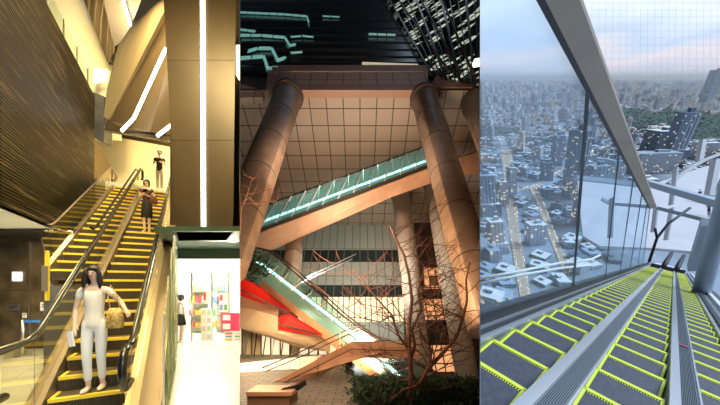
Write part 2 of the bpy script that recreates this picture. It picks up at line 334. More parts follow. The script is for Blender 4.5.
# ---- escalators of the hall
Lh = V((-.4235, .755, .5)).normalized(); T = V((.872, .489, 0)).normalized()
def E(s, up, Y):                 # s metres right of the main flight's left step edge, up above the nosing line
    Y2 = Y + .489*s
    return V((-1.828+1.146*s-.56*Y2, Y2, EYE-3.97-.323*s+.66*Y2+up))
RUNY = .298
def flight(name, label, s0, s1, Y0, n, group=None, lower=True, mats=(M['tread'], M['riser'], M['yellow'])):
    root = thing(name, label, 'escalator', E((s0+s1)/2, -.2, Y0))
    root.location.z = max(FZ, root.location.z); bpy.context.view_layer.update()
    rise = .66*RUNY; first = None
    o0 = E((s0+s1)/2, 0, Y0)
    for k in range(n):
        Y = Y0+k*RUNY
        if first is None:
            a, b_ = E(s0, 0, Y), E(s1, 0, Y); d = dH*RUNY
            a.z = b_.z
            mb = MB(); mb.prism([a, b_, b_+V((0, 0, -rise-.02)), a+V((0, 0, -rise-.02))], d*.98); st = mb.build('step', mats[0], root)
            for q in range(24):
                pass
            mb = MB(); up = V((0, 0, .004)); e_ = d.normalized()
            mb.prism([a+up-e_*.006, b_+up-e_*.006, b_+up+e_*.045, a+up+e_*.045], (0, 0, .004))
            mb.prism([a-e_*.008+V((0, 0, .008)), b_-e_*.008+V((0, 0, .008)), b_-e_*.008-V((0, 0, .038)), a-e_*.008-V((0, 0, .038))], -e_*.004)
            for p_, sg in ((a, 1), (b_, -1)): mb.prism([p_+up, p_+up+T*sg*.04, p_+up+T*sg*.04+d, p_+up+d], (0, 0, .004))
            sub(st); ed = mb.build('yellow_line', mats[2], st); ed['label'] = 'yellow safety line on the step edge'
            mb = MB()
            for q in range(1, 30):
                c0 = a.lerp(b_, q/30)-e_*.003
                mb.box(c0+V((0, 0, -rise*.6)), (.006, .003, rise*.36))
            rb = mb.build('riser_ribs', mats[1], st)
            first = (st, ed, rb)
        else:
            off = dH*RUNY*k+V((0, 0, rise*k)); c_ = [o.copy() for o in first]
            for o in c_: COL.objects.link(o)
            c_[0].parent = root; c_[0].location = off
            c_[1].parent = c_[0]; c_[2].parent = c_[0]
    return root
main = flight('escalator', 'wide near escalator carrying three people on yellow-edged steps', 0, .80, 3.80-2*RUNY, 29)
side_ = flight('escalator', 'narrower second escalator on the left behind the black handrail', -.90, -.18, 6.5, 18)
def rail(parent, s, Y0, Y1, H=.86, flat=1.1, r=.035, m_=M['black'], newel=True, name='handrail'):
    """handrail that runs level at the foot, curls over the newel and climbs beside the steps"""
    a = E(s, H, Y0); pts = []
    lo = a - dHn*flat
    if newel:
        for i in range(9):
            th = math.pi*i/8; pts.append(lo+V((0, 0, -.24+.24*math.cos(math.pi-th)*-1*-1))-dHn*.24*math.sin(th))
        pts = [lo-V((0, 0, .24))+V((0, 0, -.24*math.cos(math.pi*i/8)))-dHn*.24*math.sin(math.pi*i/8) for i in range(9)]
        pts.insert(0, pts[0]+dHn*.35)
    pts += [lo+dHn*flat*.5, a-dHn*.25]
    # blend into the slope
    q0, q1, q2 = a-dHn*.2, a+V((0, 0, 0)), E(s, H, Y0+.25)
    for i in range(1, 7): t0 = i/6; pts.append(q0*(1-t0)**2+q1*2*t0*(1-t0)+q2*t0*t0)
    for i in range(1, 9): pts.append(E(s, H, Y0+.25+(Y1-Y0-.25)*i/8))
    top = pts[-1]
    for i in range(1, 7): th = math.pi*i/6; pts.append(top+dHn*(.35+.2*math.sin(th))-V((0, 0, .2-.2*math.cos(th)))+V((0,0,.12)))
    mb = MB(); mb.tube(pts, r, 8); return mb.build(name, m_, parent)
def glassrun(parent, s, Y0, Y1, H=.82, m_=M['glassL'], n=6, low=.06, flat=1.0):
    for i in range(n):
        ya, yb = Y0+(Y1-Y0)*i/n+.01, Y0+(Y1-Y0)*(i+1)/n-.01
        mb = MB(); mb.prism([E(s, low, ya), E(s, low, yb), E(s, H, yb), E(s, H, ya)], T*.012); mb.build('glass_panel', m_, parent)
    a = E(s, low, Y0); b_ = E(s, H, Y0)
    mb = MB(); mb.prism([a, b_, b_-dHn*(flat+.1), b_-dHn*(flat+.28)-V((0, 0, .24)), a-dHn*(flat-.0)], T*.012); mb.build('glass_panel', m_, parent)
rail(main, -.09, 3.7, 11.3, flat=1.0, r=.042); rail(main, .90, 3.55, 11.4, flat=.42, r=.042)
glassrun(main, -.09, 3.7, 11.2, flat=.85); glassrun(main, .89, 3.55, 11.3, flat=.3)
def deckstrip(parent, s0, s1, Y0, Y1, top=.06, depth=.5, m_=M['deck'], name='side_deck', flat=1.2):
    a, b_, c_, d_ = E(s0, top, Y0), E(s1, top, Y0), E(s1, top, Y1), E(s0, top, Y1)
    mb = MB(); mb.prism([a, b_, c_, d_], (0, 0, -depth))
    mb.prism([a, b_, b_-dHn*flat, a-dHn*flat], (0, 0, -min(depth, max(.05, a.z))))
    return mb.build(name, m_, parent)
deckstrip(main, -.18, -.02, 3.3, 11.5); deckstrip(main, .82, .98, 3.3, 11.5, depth=.3, flat=.5)
# outer deck and side cladding down to the floor
a0, a1 = E(.98, .06, 3.9), E(1.42, .06, 3.9)
mb = MB(); mb.prism([E(.98, .10, 3.3), E(1.2, .10, 3.3), E(1.2, .10, 11.6), E(.98, .10, 11.6)], (0, 0, -.08)); mb.build('outer_deck', M['brown2'], main)
for i in range(7):
    ya, yb = 3.3+i*.75, 3.3+(i+1)*.75-.02
    p0, p1 = E(1.2, .08, ya), E(1.2, .08, yb)
    mb = MB(); mb.prism([p0, p1, V((p1.x, p1.y, FZ)), V((p0.x, p0.y, FZ))], T*.03); mb.build('side_cladding', M['cladL'], main)
# tall glass screen beside the escalator
t_ = thing('glass_screen', 'tall pale glass screen standing along the right side of the near escalator', 'glass screen', V((-2.6, 4.6, 0)))
bpy.context.view_layer.update()
for i in range(4):
    ya, yb = 3.3+i*.8, 3.3+(i+1)*.8-.02; p0, p1 = E(1.27, .1, ya), E(1.27, .1, yb)
    z0, z1 = min(2.55, p0.z+1.3), min(2.55, p1.z+1.3)
    mb = MB(); mb.prism([V((p0.x, p0.y, FZ)), V((p1.x, p1.y, FZ)), V((p1.x, p1.y, z1)), V((p0.x, p0.y, z0))], T*.02); mb.build('glass_panel', M['glassW'], t_)
    mb = MB(); mb.bar(V((p0.x, p0.y, FZ)), V((p0.x, p0.y, z0)), .02, .02); mb.build('mullion', M['white'], t_)
# left escalator fittings
glassrun(side_, -.95, 6.6, 11.2, n=4, flat=.1, H=.75); deckstrip(side_, -1.0, -.91, 6.5, 11.5, flat=.1, depth=.5)
rail(side_, -.95, 6.7, 11.2, H=.78, flat=.1, r=.018, m_=M['steel'], newel=False)
rail(side_, -.22, 6.5, 11.2, flat=.1, r=.025, newel=False)
mb = MB(); p0 = E(-.93, -.1, 6.45); mb.bar(V((p0.x, p0.y, p0.z-.5)), V((p0.x, p0.y, p0.z+.5)), .05, .05); sy = mb.build('yellow_post', M['yellow'], side_); sy['label'] = 'yellow upright edge strip'
mb = MB(); q = [E(-1.0, -.35, 6.5), E(-.16, -.35, 6.5), E(-.16, -.35, 9.0), E(-1.0, -.35, 9.0)]
mb.prism([V((q[0].x, q[0].y, FZ)), V((q[1].x, q[1].y, FZ)), q[1], q[0]], dHn*.5); mb.build('pier', M['greydark'], side_)
# truss soffits that carry the flights
for r_, s0, s1, ya, yb in ((main, -.1, .98, 4.8, 11.6), (side_, -.95, -.2, 7.0, 11.6)):
    mb = MB(); mb.prism([E(s0, -.28, ya), E(s1, -.28, ya), E(s1, -.28, yb), E(s0, -.28, yb)], (0, 0, -.35)); mb.build('truss_casing', M['brown'], r_)
# top landing slab
mb = MB(); zt = E(.4, 0, 11.84).z
mb.prism([V((E(-1.2, 0, 11.65).x, E(-1.2, 0, 11.65).y, zt)), V((E(1.6, 0, 11.65).x, E(1.6, 0, 11.65).y, zt)), V((-5.6, 16.3, zt)), V((-13, 16.3, zt))], (0, 0, -.3))
struct(mb.build('floor_upper', M['floorL'], uv=((0, 0, 0), dHn, T)))

# ---- upper volumes of the hall
mb = MB(); mb.prism([P(0-80, -60, 16.2), P(245, -60, 16.2), P(245, 345, 16.2), P(-80, 345, 16.2)], (0, .2, 0)); struct(mb.build('wall_back', M['brown2']))
mb = MB(); mb.prism([P(90, 132, 15), P(176, 148, 15), P(176, 225, 15), P(90, 225, 15)], (0, .1, 0)); struct(mb.build('wall_upper', M['cream']))
mb = MB(); mb.prism([P(92, 133, 12.9), P(118, 178, 14.9), P(92, 220, 12.9)], (-.1, 0, 0)); tag(mb.build('shadow_triangle', M['brown2']), 'brown triangular panel as the shadow at the left end of the cream upper wall', 'wall panel')  # brown triangle stands in for the shadow on the cream wall
mb = MB(); mb.prism([P(92, 178, 12.4), P(112, 178, 12.8), P(112, 215, 12.8), P(92, 215, 12.4)], (0, .06, 0)); tag(mb.build('parapet', M['brown']), 'low bronze parapet beside the top of the second escalator', 'parapet')
# bright gallery above the slatted wall
mb = MB(); mb.prism([P(44, -20, 14), P(120, -20, 14), P(120, 140, 14), P(60, 140, 14)], (0, .1, 0)); struct(mb.build('wall_gallery', M['cream']))
galleryglow = mat('gallery_ceiling_light_panel', (1, .9, .6), .5, emit=(1, .86, .46), es=4)
mb = MB(); mb.prism([P(95, 68, 13.6), P(107, 70, 13.6), P(104, 80, 13.6), P(93, 82, 13.6)], (0, .1, 0)); tag(mb.build('wall_light', galleryglow), 'bright glowing light panel at the end of the gallery', 'light')
mb = MB(); mb.prism([P(78, -15, 13.0), P(104, -15, 13.0), P(117, 45, 12.6), P(108, 64, 12.6)], (.1, .25, .1)); struct(mb.build('ceiling_gallery', M['slats'], uv=((0, 0, 0), (0, 1, 0), (1, 0, 0))))
mb = MB(); mb.prism([P(100, -15, 12.2), P(150, -15, 12.2), P(133, 34, 12.2), P(114, 47, 12.2)], (0, .25, 0)); struct(mb.build('ceiling_upper', M['dark']))
mb = MB(); mb.prism([P(93, 92, 12.0), P(104, 96, 12.0), P(104, 142, 12.0), P(93, 137, 12.0)], (0, .4, 0)); tag(mb.build('pillar', M['greydark']), 'dark grey pillar at the end of the slatted wall', 'pillar')
t_ = thing('gallery_railing', 'glass railing with thin posts along the top of the slatted wall', 'railing', LW(-3.35, 7, 7.8)); bpy.context.view_layer.update()
for i in range(6):
    Y = 5.2+i*.9; mb = MB(); mb.bar(LW(-3.37, Y, 7.8), LW(-3.37, Y, 8.5), .03, .03); mb.build('post', M['steel'], t_)
    mb = MB(); mb.prism([LW(-3.37, Y+.04, 7.82), LW(-3.37, Y+.86, 7.82), LW(-3.37, Y+.86, 8.45), LW(-3.37, Y+.04, 8.45)], (-.012, 0, 0)); mb.build('glass_panel', M['glassC'], t_)
# stair mass overhead: brown sloping underside and pale side
t_ = thing('overhead_stair', 'angular bronze-clad stair mass hanging over the escalators, with two light slots', 'stair', P(140, 132, 10.5)); bpy.context.view_layer.update()
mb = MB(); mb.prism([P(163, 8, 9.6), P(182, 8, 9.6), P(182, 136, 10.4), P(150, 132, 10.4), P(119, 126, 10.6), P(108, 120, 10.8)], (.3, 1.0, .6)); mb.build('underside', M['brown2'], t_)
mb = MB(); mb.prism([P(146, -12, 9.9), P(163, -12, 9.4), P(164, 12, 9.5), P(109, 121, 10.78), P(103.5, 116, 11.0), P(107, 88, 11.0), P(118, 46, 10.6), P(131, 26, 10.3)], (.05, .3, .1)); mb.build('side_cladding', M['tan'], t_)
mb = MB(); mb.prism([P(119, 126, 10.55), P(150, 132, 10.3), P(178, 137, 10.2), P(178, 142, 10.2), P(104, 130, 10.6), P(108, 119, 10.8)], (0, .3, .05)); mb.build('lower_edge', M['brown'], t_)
def strip(name, pts, label, wdt=.10, group=None, m_=M['led'], th=.03):
    mb = MB()
    for a, b_ in zip(pts, pts[1:]): mb.bar(a, b_, wdt, th, V((0, -1, .01)))
    return tag(mb.build(name, m_), label, 'light strip', group)
strip('light_strip', [P(166, 48, 9.55), P(134, 118, 10.1), P(121.5, 131, 10.2)], 'bent white light strip on the bronze stair underside')
strip('light_strip', [P(174, 123, 9.9), P(157, 136, 10.0)], 'short white light strip beside the big pillar, low on the stair underside')
strip('light_strip', [P(121.5, -5, 12.0), P(131, 26, 12.0)], 'white light strip on the dark ceiling at the very top', .09)
# the big pillar
mb = MB(); mb.prism([P(163, -10, 6.5), P(236, -10, 6.5), P(233, 232, 6.5), P(176, 232, 6.5), P(172, 150, 6.5)], dH*1.3)
t_ = thing('hanging_pillar', 'massive bronze pillar with a vertical light strip, hanging right of the escalators', 'pillar', P(203, 232, 6.5)); bpy.context.view_layer.update()
mb.build('casing', M['brown'], t_)
mb = MB(); mb.bar(P(202.5, -8, 6.48), P(203.5, 230, 6.48), .085, .02, V((0, -1, .01))); mb.build('light_strip', M['led'], t_)
mb = MB()
for y in (60, 140): mb.box(P(200, y, 6.497), (.74, .003, .004))
mb.build('joint', M['dark'], t_)
mb = MB(); mb.prism([P(236, 45, 7.4), P(242, 45, 7.4), P(242, 84, 7.4), P(236, 75, 7.4)], (0, .05, 0)); tag(mb.build('wall_light', galleryglow), 'bright panel glimpsed right of the big pillar', 'light')
mb = MB(); mb.prism([P(170, 225, 7.6), P(245, 225, 7.6), P(245, -20, 7.6), P(170, -20, 7.6)], (0, .1, 0)); struct(mb.build('wall_right', M['brown']))
# entrance ceiling + shop
mb = MB(); zc = P(0, 232, 6.5).z; mb.prism([V((-4.4, 6.4, zc)), V((-2.3, 6.4, zc)), V((-2.3, 9.7, zc)), V((-6.2, 9.7, zc))], (0, 0, .1)); struct(mb.build('ceiling_entrance', M['green']))
mb = MB(); mb.prism([P(172, 240, 9.55), P(245, 240, 9.55), P(245, 259, 9.55), P(172, 259, 9.55)], (0, .1, 0)); struct(mb.build('trim_3', M['green']))
t_ = thing('storefront', 'brightly lit glass shop front under the green fascia', 'shop front', P(208, 341, 9.6)); bpy.context.view_layer.update()
mb = MB(); mb.prism([P(172, 259, 9.54), P(245, 259, 9.54), P(245, 272, 9.54), P(172, 272, 9.54)], (0, .12, 0)); sgn = mb.build('glowing_lintel', mat('glowing_lintel_white', (1, 1, 1), .5, emit=(1, 1, .9), es=2.0), t_); sgn['label'] = 'white lintel with its brightness as glow'  # lintel made bright by emission, not a lamp
for x in (176, 192, 212, 229): mb = MB(); mb.bar(P(x, 272, 9.6), P(x, 342, 9.6), .035, .05); mb.build('mullion', M['steel'], t_)
for a, b_ in ((193, 211), (213, 228), (230, 243)):
    mb = MB(); mb.prism([P(a, 273, 9.6), P(b_, 273, 9.6), P(b_, 341, 9.6), P(a, 341, 9.6)], (0, .012, 0)); mb.build('glass_panel', M['glassC'], t_)
shopwall = mat('shop_wall', (.85, .86, .84), .6)
mb = MB(); mb.prism([V((-8.5, 12.6, FZ)), V((-4.6, 12.6, FZ)), V((-4.6, 12.6, 2.5)), V((-8.5, 12.6, 2.5))], (0, .1, 0)); struct(mb.build('wall_shop', shopwall))
mb = MB(); mb.prism([V((-6.2, 9.7, 2.5)), V((-3.6, 9.7, 2.5)), V((-4.6, 12.6, 2.5)), V((-8.5, 12.6, 2.5))], (0, 0, .1)); struct(mb.build('ceiling_shop', shopwall))
goods = [mat('goods_%d' % i, c_, .5) for i, c_ in enumerate(((.7, .1, .12), (.8, .75, .6), (.2, .35, .6), (.15, .4, .2), (.85, .5, .1), (.5, .5, .5)))]
for k, (x0, x1, lab) in enumerate(((190, 206, 'shop shelf of small goods behind the left glass door'), (214, 226, 'shop shelf of small goods behind the right glass pane'))):
    Y = 11.4; a, b_ = P(x0, 332, Y), P(x1, 332, Y); t_ = thing('shop_shelf', lab, 'shelf', V(((a.x+b_.x)/2, Y, FZ))); bpy.context.view_layer.update()
    mb = MB(); mb.box(((a.x+b_.x)/2, Y+.2, FZ+.9), ((b_.x-a.x)/2, .02, .9)); mb.build('back_panel', M['white'], t_)
    for j in range(4): mb = MB(); mb.box(((a.x+b_.x)/2, Y, FZ+.2+j*.45), ((b_.x-a.x)/2, .2, .015)); mb.build('shelf_board', M['steel'], t_)
    for j in range(4):
        n = 5
        for i in range(n):
            x = a.x+(b_.x-a.x)*(i+.5)/n; h = random.uniform(.08, .15)
            mb = MB(); mb.box((x, Y-.05, FZ+.216+j*.45+h), ((b_.x-a.x)/n*.38, .06, h)); gi = random.randrange(6); row = ('lowest', 'second lowest', 'second highest', 'highest')[j]; sd = 'left' if k == 0 else 'right'; tag(mb.build('goods_box', goods[gi], bevel=.008), '%s packet on the %s board of the %s shop shelf, %s' % (('red', 'cream', 'blue', 'green', 'orange', 'grey')[gi], row, sd, ('at its left end', 'left of its middle', 'at its middle', 'right of its middle', 'at its right end')[i]), 'box', 'packets on the %s shop shelf' % sd)
def board(x0, y0, x1, y1, Y, face, label, name='poster', n=8, tone=goods, leg=False):
    t_ = thing(name, label, name.split('_')[-1], P((x0+x1)/2, y1, Y)); bpy.context.view_layer.update()
    a, b_ = P(x0, y1, Y), P(x1, y0, Y)
    mb = MB(); mb.box(((a.x+b_.x)/2, Y+.012, (a.z+b_.z)/2), ((b_.x-a.x)/2, .012, (b_.z-a.z)/2)); mb.build('panel', face, t_)
    for i in range(n):
        cx = a.x+(b_.x-a.x)*(.25+.5*(i % 2)); cz = b_.z-(b_.z-a.z)*((i//2+.5)/(n/2)); mb = MB(); mb.box((cx, Y-.003, cz), ((b_.x-a.x)*.17, .003, (b_.z-a.z)/n*.6)); mb.build('picture', tone[i % len(tone)], t_)
pale = [mat('pale_print_%d' % i, c_, .6) for i, c_ in enumerate(((.75, .55, .4), (.5, .65, .5), (.8, .75, .5), (.6, .6, .65)))]
board(201, 308, 212, 341, 9.3, M['paper'], 'cream notice board with rows of pictures standing by the shop door', 'notice_board', 8, pale)
board(219, 293, 228, 312, 9.56, M['paper'], 'white poster with colour pictures on the shop glass', 'poster', 4)
board(203, 290, 210, 303, 9.56, M['paper'], 'small poster on the shop glass above the notice board', 'poster', 2)
board(221, 313, 243, 331, 9.5, M['pink'], 'pink and red banner across the lower shop glass', 'banner', 4, [M['paper'], M['pink']])
board(224, 332, 243, 341, 9.45, M['paper'], 'white display strip below the pink banner', 'display', 6)

# ================================================================== PEOPLE
def skin(name, verts, edges, m_, parent, levels=2, root=0):
    me = bpy.data.meshes.new(name); bm = bmesh.new(); lay = bm.verts.layers.skin.verify()
    vs = []
    for v in verts:
        b = bm.verts.new(v[0]); r = v[1]; b[lay].radius = r if isinstance(r, tuple) else (r, r); vs.append(b)
    vs[root][lay].use_root = True
    for a, b in edges: bm.edges.new((vs[a], vs[b]))
    bm.to_mesh(me); bm.free(); me.materials.append(m_)
    o = bpy.data.objects.new(name, me); COL.objects.link(o); o.parent = parent
    s_ = o.modifiers.new('skin', 'SKIN'); s_.use_smooth_shade = True; s_.use_x_symmetry = False
    ss = o.modifiers.new('subdivision', 'SUBSURF'); ss.levels = ss.render_levels = levels
    return o
def person(label, loc, rz, H, armL, armR, top_m, low_m, low='trousers', hair='long', legs=(0, 0), sleeve=.5, shoe=M['shoe'], head=(0, 0), group=None, name='person', topname='top', curl=1, wide=.86):
    """local frame: faces -y; armL / armR = (elbow, wrist) on the figure's image-left(-x) / image-right(+x)"""
    sc = H/1.65; t_ = thing(name, label, 'person', loc, group, rz, sc); t_.scale.x *= wide
    v = [((0, 0, .93), (.125, .095)), ((0, 0, 1.06), (.105, .08)), ((0, -.005, 1.22), (.125, .09)), ((0, .005, 1.34), (.11, .07)), ((0, .01, 1.41), (.045, .045)), ((0, .0, 1.47), (.042, .045)),
         ((head[0]*.5, head[1]*.5-.01, 1.53), (.066, .075)), ((head[0], head[1]-.012, 1.585), (.07, .082)), ((head[0], head[1]-.005, 1.625), (.05, .06))]
    e_ = [(i, i+1) for i in range(8)]
    for sgn, st in ((-1, legs[0]), (1, legs[1])):
        b = len(v); x = .085*sgn
        v += [((x, 0, .86), (.078, .08)), ((x*.95, -.02+st*.5-abs(st)*.2, .48), (.052, .055)), ((x*.85, .02+st, .10), (.033, .036)), ((x*.9, .03+st, .045), (.034, .036)), ((x*1.0, -.10+st, .03), (.036, .024))]
        e_ += [(0, b)]+[(b+i, b+i+1) for i in range(4)]
    arms = []
    for sgn, (el, wr) in ((-1, armL), (1, armR)):
        b = len(v); sh = V((.165*sgn, .01, 1.345)); el, wr = V(el), V(wr); d = (wr-el).normalized(); palm = wr+d*.065
        v += [(sh, .047), (el, .036), (wr, .024), (palm, (.034, .018))]; e_ += [(3, b), (b, b+1), (b+1, b+2), (b+2, b+3)]
        side = d.cross(V((0, -1, 0))); side = (side if side.length > .2 else d.cross(V((0, 0, 1)))).normalized()
        cu = d.cross(side).normalized()*curl
        for f_ in range(4):
            o_ = palm+side*(.012*(f_-1.5)*1.5)+d*.01; n = len(v); ln = (.030, .035, .033, .026)[f_]
            v += [(o_+d*ln, .0085), (o_+d*ln*1.8+cu*.014, .0075)]; e_ += [(b+3, n), (n, n+1)]
        n = len(v); th = wr+d*.03+side*-.035; v += [(th, .010), (th+d*.03-side*.008+cu*.01, .008)]; e_ += [(b+2, n), (n, n+1)]
        arms.append((sh, el, wr))
    skin('body', v, e_, M['skin'], t_)
    # top
    v = [((0, 0, .80), (.155, .12)), ((0, 0, .92), (.146, .115)), ((0, 0, 1.05), (.120, .098)), ((0, -.005, 1.22), (.145, .108)), ((0, .005, 1.345), (.118, .082)), ((0, .01, 1.39), (.062, .06))]; e_ = [(i, i+1) for i in range(5)]
    for sh, el, wr in arms:
        b = len(v); v += [(sh, .050), (sh.lerp(el, sleeve), .052)]; e_ += [(4, b), (b, b+1)]
    skin(topname, v, e_, top_m, t_)
    if low == 'trousers':
        v = [((0, 0, 1.0), (.128, .10)), ((0, 0, .90), (.142, .108))]; e_ = [(0, 1)]
        for sgn, st in ((-1, legs[0]), (1, legs[1])):
            b = len(v); x = .085*sgn; v += [((x, 0, .85), (.090, .092)), ((x*.95, -.02+st*.5-abs(st)*.2, .48), (.064, .066)), ((x*.86, .02+st, .12), (.046, .05))]; e_ += [(1, b), (b, b+1), (b+1, b+2)]
        skin('trousers', v, e_, low_m, t_)
    else:
        hem = .46 if low == 'skirt' else .62
        mb = MB(); mb.loft([((0, 0, 1.0), .12, .10), ((0, 0, .9), .155, .125), ((0, 0, .75), .175, .135), ((0, 0, hem), .17, .14), ((0, 0, hem), .155, .125), ((0, 0, .8), .15, .11)], 20); mb.build(low, low_m, t_, local=True)
    # face
    hx, hy = head
    mb = MB(); [mb.ball((hx+.028*sg, hy-.084, 1.576), (.010, .012, .0055), 2) for sg in (-1, 1)]; mb.build('eyes', M['hair'], t_, local=True)
    mb = MB(); [mb.ball((hx+.028*sg, hy-.086, 1.595), (.014, .010, .0025), 2) for sg in (-1, 1)]; mb.build('eyebrows', M['hair'], t_, local=True)
    mb = MB(); mb.ball((hx, hy-.092, 1.553), (.009, .012, .016), 1); mb.build('nose', M['skin'], t_, local=True)
    mb = MB(); mb.ball((hx, hy-.082, 1.525), (.021, .010, .008), 2); mb.build('mouth', M['lips'], t_, local=True)
    mb = MB(); mb.ball((hx-.073, hy, 1.565), (.008, .015, .022), 1); mb.ball((hx+.073, hy, 1.565), (.008, .015, .022), 1); mb.build('ears', M['skin'], t_, local=True)
    mb = MB(); mb.ball((hx, hy+.016, 1.605), (.090, .092, .072), 3)
    if hair == 'long':
        mb.ball((hx, hy+.055, 1.50), (.095, .055, .15), 3)
        for sg in (-1, 1): mb.tube([(hx+.068*sg, hy-.03, 1.63), (hx+.085*sg, hy-.025, 1.55), (hx+.092*sg, hy-.03, 1.46), (hx+.10*sg, hy-.05, 1.37)], [.03, .032, .034, .014], 10)
        mb.ball((hx+.02, hy-.052, 1.628), (.06, .03, .018), 2)
    elif hair == 'bob':
        mb.ball((hx, hy+.045, 1.535), (.092, .06, .10), 3)
        for sg in (-1, 1): mb.tube([(hx+.068*sg, hy-.03, 1.62), (hx+.084*sg, hy-.025, 1.54), (hx+.078*sg, hy-.03, 1.48)], [.028, .03, .014], 10)
        mb.ball((hx, hy-.055, 1.625), (.06, .03, .018), 2)
    else: mb.ball((hx, hy+.035, 1.56), (.08, .065, .06), 2)
    mb.build('hair', M['hair'], t_, local=True)
    mb = MB()
    for sgn, st in ((-1, legs[0]), (1, legs[1])):
        x = .085*sgn; mb.ball((x, -.055+st, .032), (.044, .11, .030), 2); mb.ball((x*.95, .04+st, .045), (.036, .04, .045), 2)
    mb.build('shoes', shoe, t_, local=True)
    return t_
def stand(px, py, s, Yg=None):      # floor point on a step under pixel px,py for lateral s
    pass
# woman in cream on the lowest steps
k1 = E(.42, 0, 3.80+.14); k1.z = E(.80, 0, 3.80).z+.01
w1 = person('woman in a cream top and pale trousers on the lowest steps, hand by the handrail', k1, R(24), 1.70, ((-.235, .02, 1.09), (-.21, -.07, .87)), ((.33, .02, 1.17), (.46, -.20, 1.06)), M['cream_cloth'], M['white_cloth'], hair='long', legs=(-.03, .05), head=(-.01, -.02), topname='blouse')
w2k = E(.46, 0, 3.80+15*RUNY+.14); w2k.z = E(.80, 0, 3.80+15*RUNY).z+.01
person('woman in black skirt and dark top with a brown bag, midway up the escalator', w2k, R(20), 1.52, ((-.22, .0, 1.12), (-.06, -.2, 1.14)), ((.24, 0, 1.12), (.12, -.18, 1.12)), M['browncloth'], M['blackcloth'], low='skirt', hair='bob', sleeve=.45, topname='shirt')
w3k = E(.47, 0, 3.80+26*RUNY+.15); w3k.z = E(.80, 0, 3.80+26*RUNY).z+.01
person('person in a black shirt and beige trousers at the top of the escalator', w3k, R(20), 1.68, ((-.24, .0, 1.12), (-.06, -.22, 1.16)), ((.24, 0, 1.12), (.08, -.22, 1.16)), M['blackcloth'], M['beige'], hair='short', sleeve=.6, topname='t_shirt')
person('person in a white top and dark skirt standing in the shop doorway', V((P(181.5, 341, 9.3).x, 9.3, FZ)), R(150), 1.5, ((-.21, .02, 1.08), (-.22, -.02, .86)), ((.21, .02, 1.08), (.22, -.02, .86)), M['white_cloth'], M['blackcloth'], low='shorts', hair='bob', sleeve=.5, topname='shirt')
def rel(base, rz, sc, p): return V(base)+Matrix.Rotation(rz, 3, 'Z') @ (V(p)*sc)
def hbag(base, rz, sc, c, size, m_, label, strap_to):
    p = rel(base, rz, sc, c); t_ = thing('handbag', label, 'bag', p, rz=rz, sc=sc); bpy.context.view_layer.update()
    w_, h_ = size; mb = MB(); mb.loft([((0, 0, 0), w_*.42, .05), ((0, 0, .02), w_*.5, .065), ((0, 0, h_*.6), w_*.48, .06), ((0, 0, h_), w_*.34, .03)], 18); mb.build('body', m_, t_, local=True)
    st = V(strap_to)-V(c); mb = MB(); a = V((-w_*.25, 0, h_*.95)); b_ = V((w_*.25, 0, h_*.95)); mb.tube([a, a.lerp(st, .5)+V((-.02, -.03, 0)), st, b_.lerp(st, .5)+V((.02, .03, 0)), b_], .009, 6); mb.build('strap', m_, t_, local=True)
    return t_
hbag(k1, R(24), 1.70/1.65, (.245, -.09, .83), (.20, .27), M['bag'], 'gold patterned handbag hanging at the cream-dressed woman\'s side', (.17, .0, 1.41))
hbag(w2k, R(20), 1.0, (.20, -.12, .82), (.20, .22), M['browncloth'], 'dark brown handbag on the arm of the woman in the black skirt', (.2, -.05, 1.14))
p = rel(k1, R(24), 1.03, (-.20, -.12, .66)); mb = MB(); mb.box(p+V((0, 0, .06)), (.035, .008, .10), (V((1, 0, .2)).normalized(), V((0, 1, 0)), V((-.2, 0, 1)).normalized())); tag(mb.build('folded_paper', M['paper']), 'folded white paper in the lowered hand of the woman in cream', 'paper')
p = rel(w3k, R(20), 1.02, (.01, -.30, 1.17)); mb = MB(); mb.box(p, (.075, .012, .05)); tag(mb.build('phone', M['black'], bevel=.004), 'dark device held by the person at the top of the escalator', 'phone')
p = rel(w2k, R(20), 1.0, (.03, -.27, 1.15)); mb = MB(); mb.box(p, (.06, .012, .04)); tag(mb.build('phone', M['black'], bevel=.004), 'dark device held by the woman in the black skirt', 'phone')

# ================================================================== MIDDLE PLACE : plaza under a building at night, seen looking up
wedge(-.4, .4, .006)
def prismP(pts, ext, name, m_, parent=None, uv=None, **k):
    mb = MB(); mb.prism([P(*p) for p in pts], ext); return mb.build(name, m_, parent, uv=uv, **k)
def lean(c): return lambda py: c/(py+117)
UP = V((.01, .746, 1)).normalized(); DP = V((0, 1, -.746)).normalized()
XA = V((1, 0, 0))
# soffit
def SY(y): return 34.9/(.746+(285-y)/300)
o0 = P(360, 90, 25)
struct(prismP([(232, 90, SY(90)), (490, 90, SY(90)), (490, 232, SY(232)), (232, 232, SY(232))], UP*.3, 'ceiling_soffit', M['soffit'], uv=(o0, XA, DP)))
# fascia beam in front of it
fy = lean(25*207)
def fpan(x0, y0, x1, y1, m_, off=0, name='trim_4'): return struct(prismP([(x0, y1, fy(y1)+off), (x1, y1, fy(y1)+off), (x1, y0, fy(y0)+off), (x0, y0, fy(y0)+off)], DP*.6, name, m_, uv=(o0, XA, UP)))
trimb = mat('fascia_trim', (.34, .20, .13), .5)
fpan(272, 71, 428, 84, M['fascia']); fpan(272, 65, 430, 71, trimb, -.2); fpan(270, 84, 431, 90, trimb, -.2)
fpan(236, 72, 272, 92, M['darkbrown'], 1.5); fpan(428, 76, 446, 94, M['darkbrown'], 1.5); fpan(444, 72, 484, 80, M['fascia']); fpan(442, 68, 484, 73, trimb, -.2); fpan(442, 80, 484, 87, trimb, -.2)
prismP([(266, 90, 25), (274, 92, 25), (276, 82, 25.5), (268, 70, 27)], XA*.4, 'beam_return', trimb); tag(bpy.data.objects['beam_return'], 'angled brown return at the left end of the beam', 'bracket')
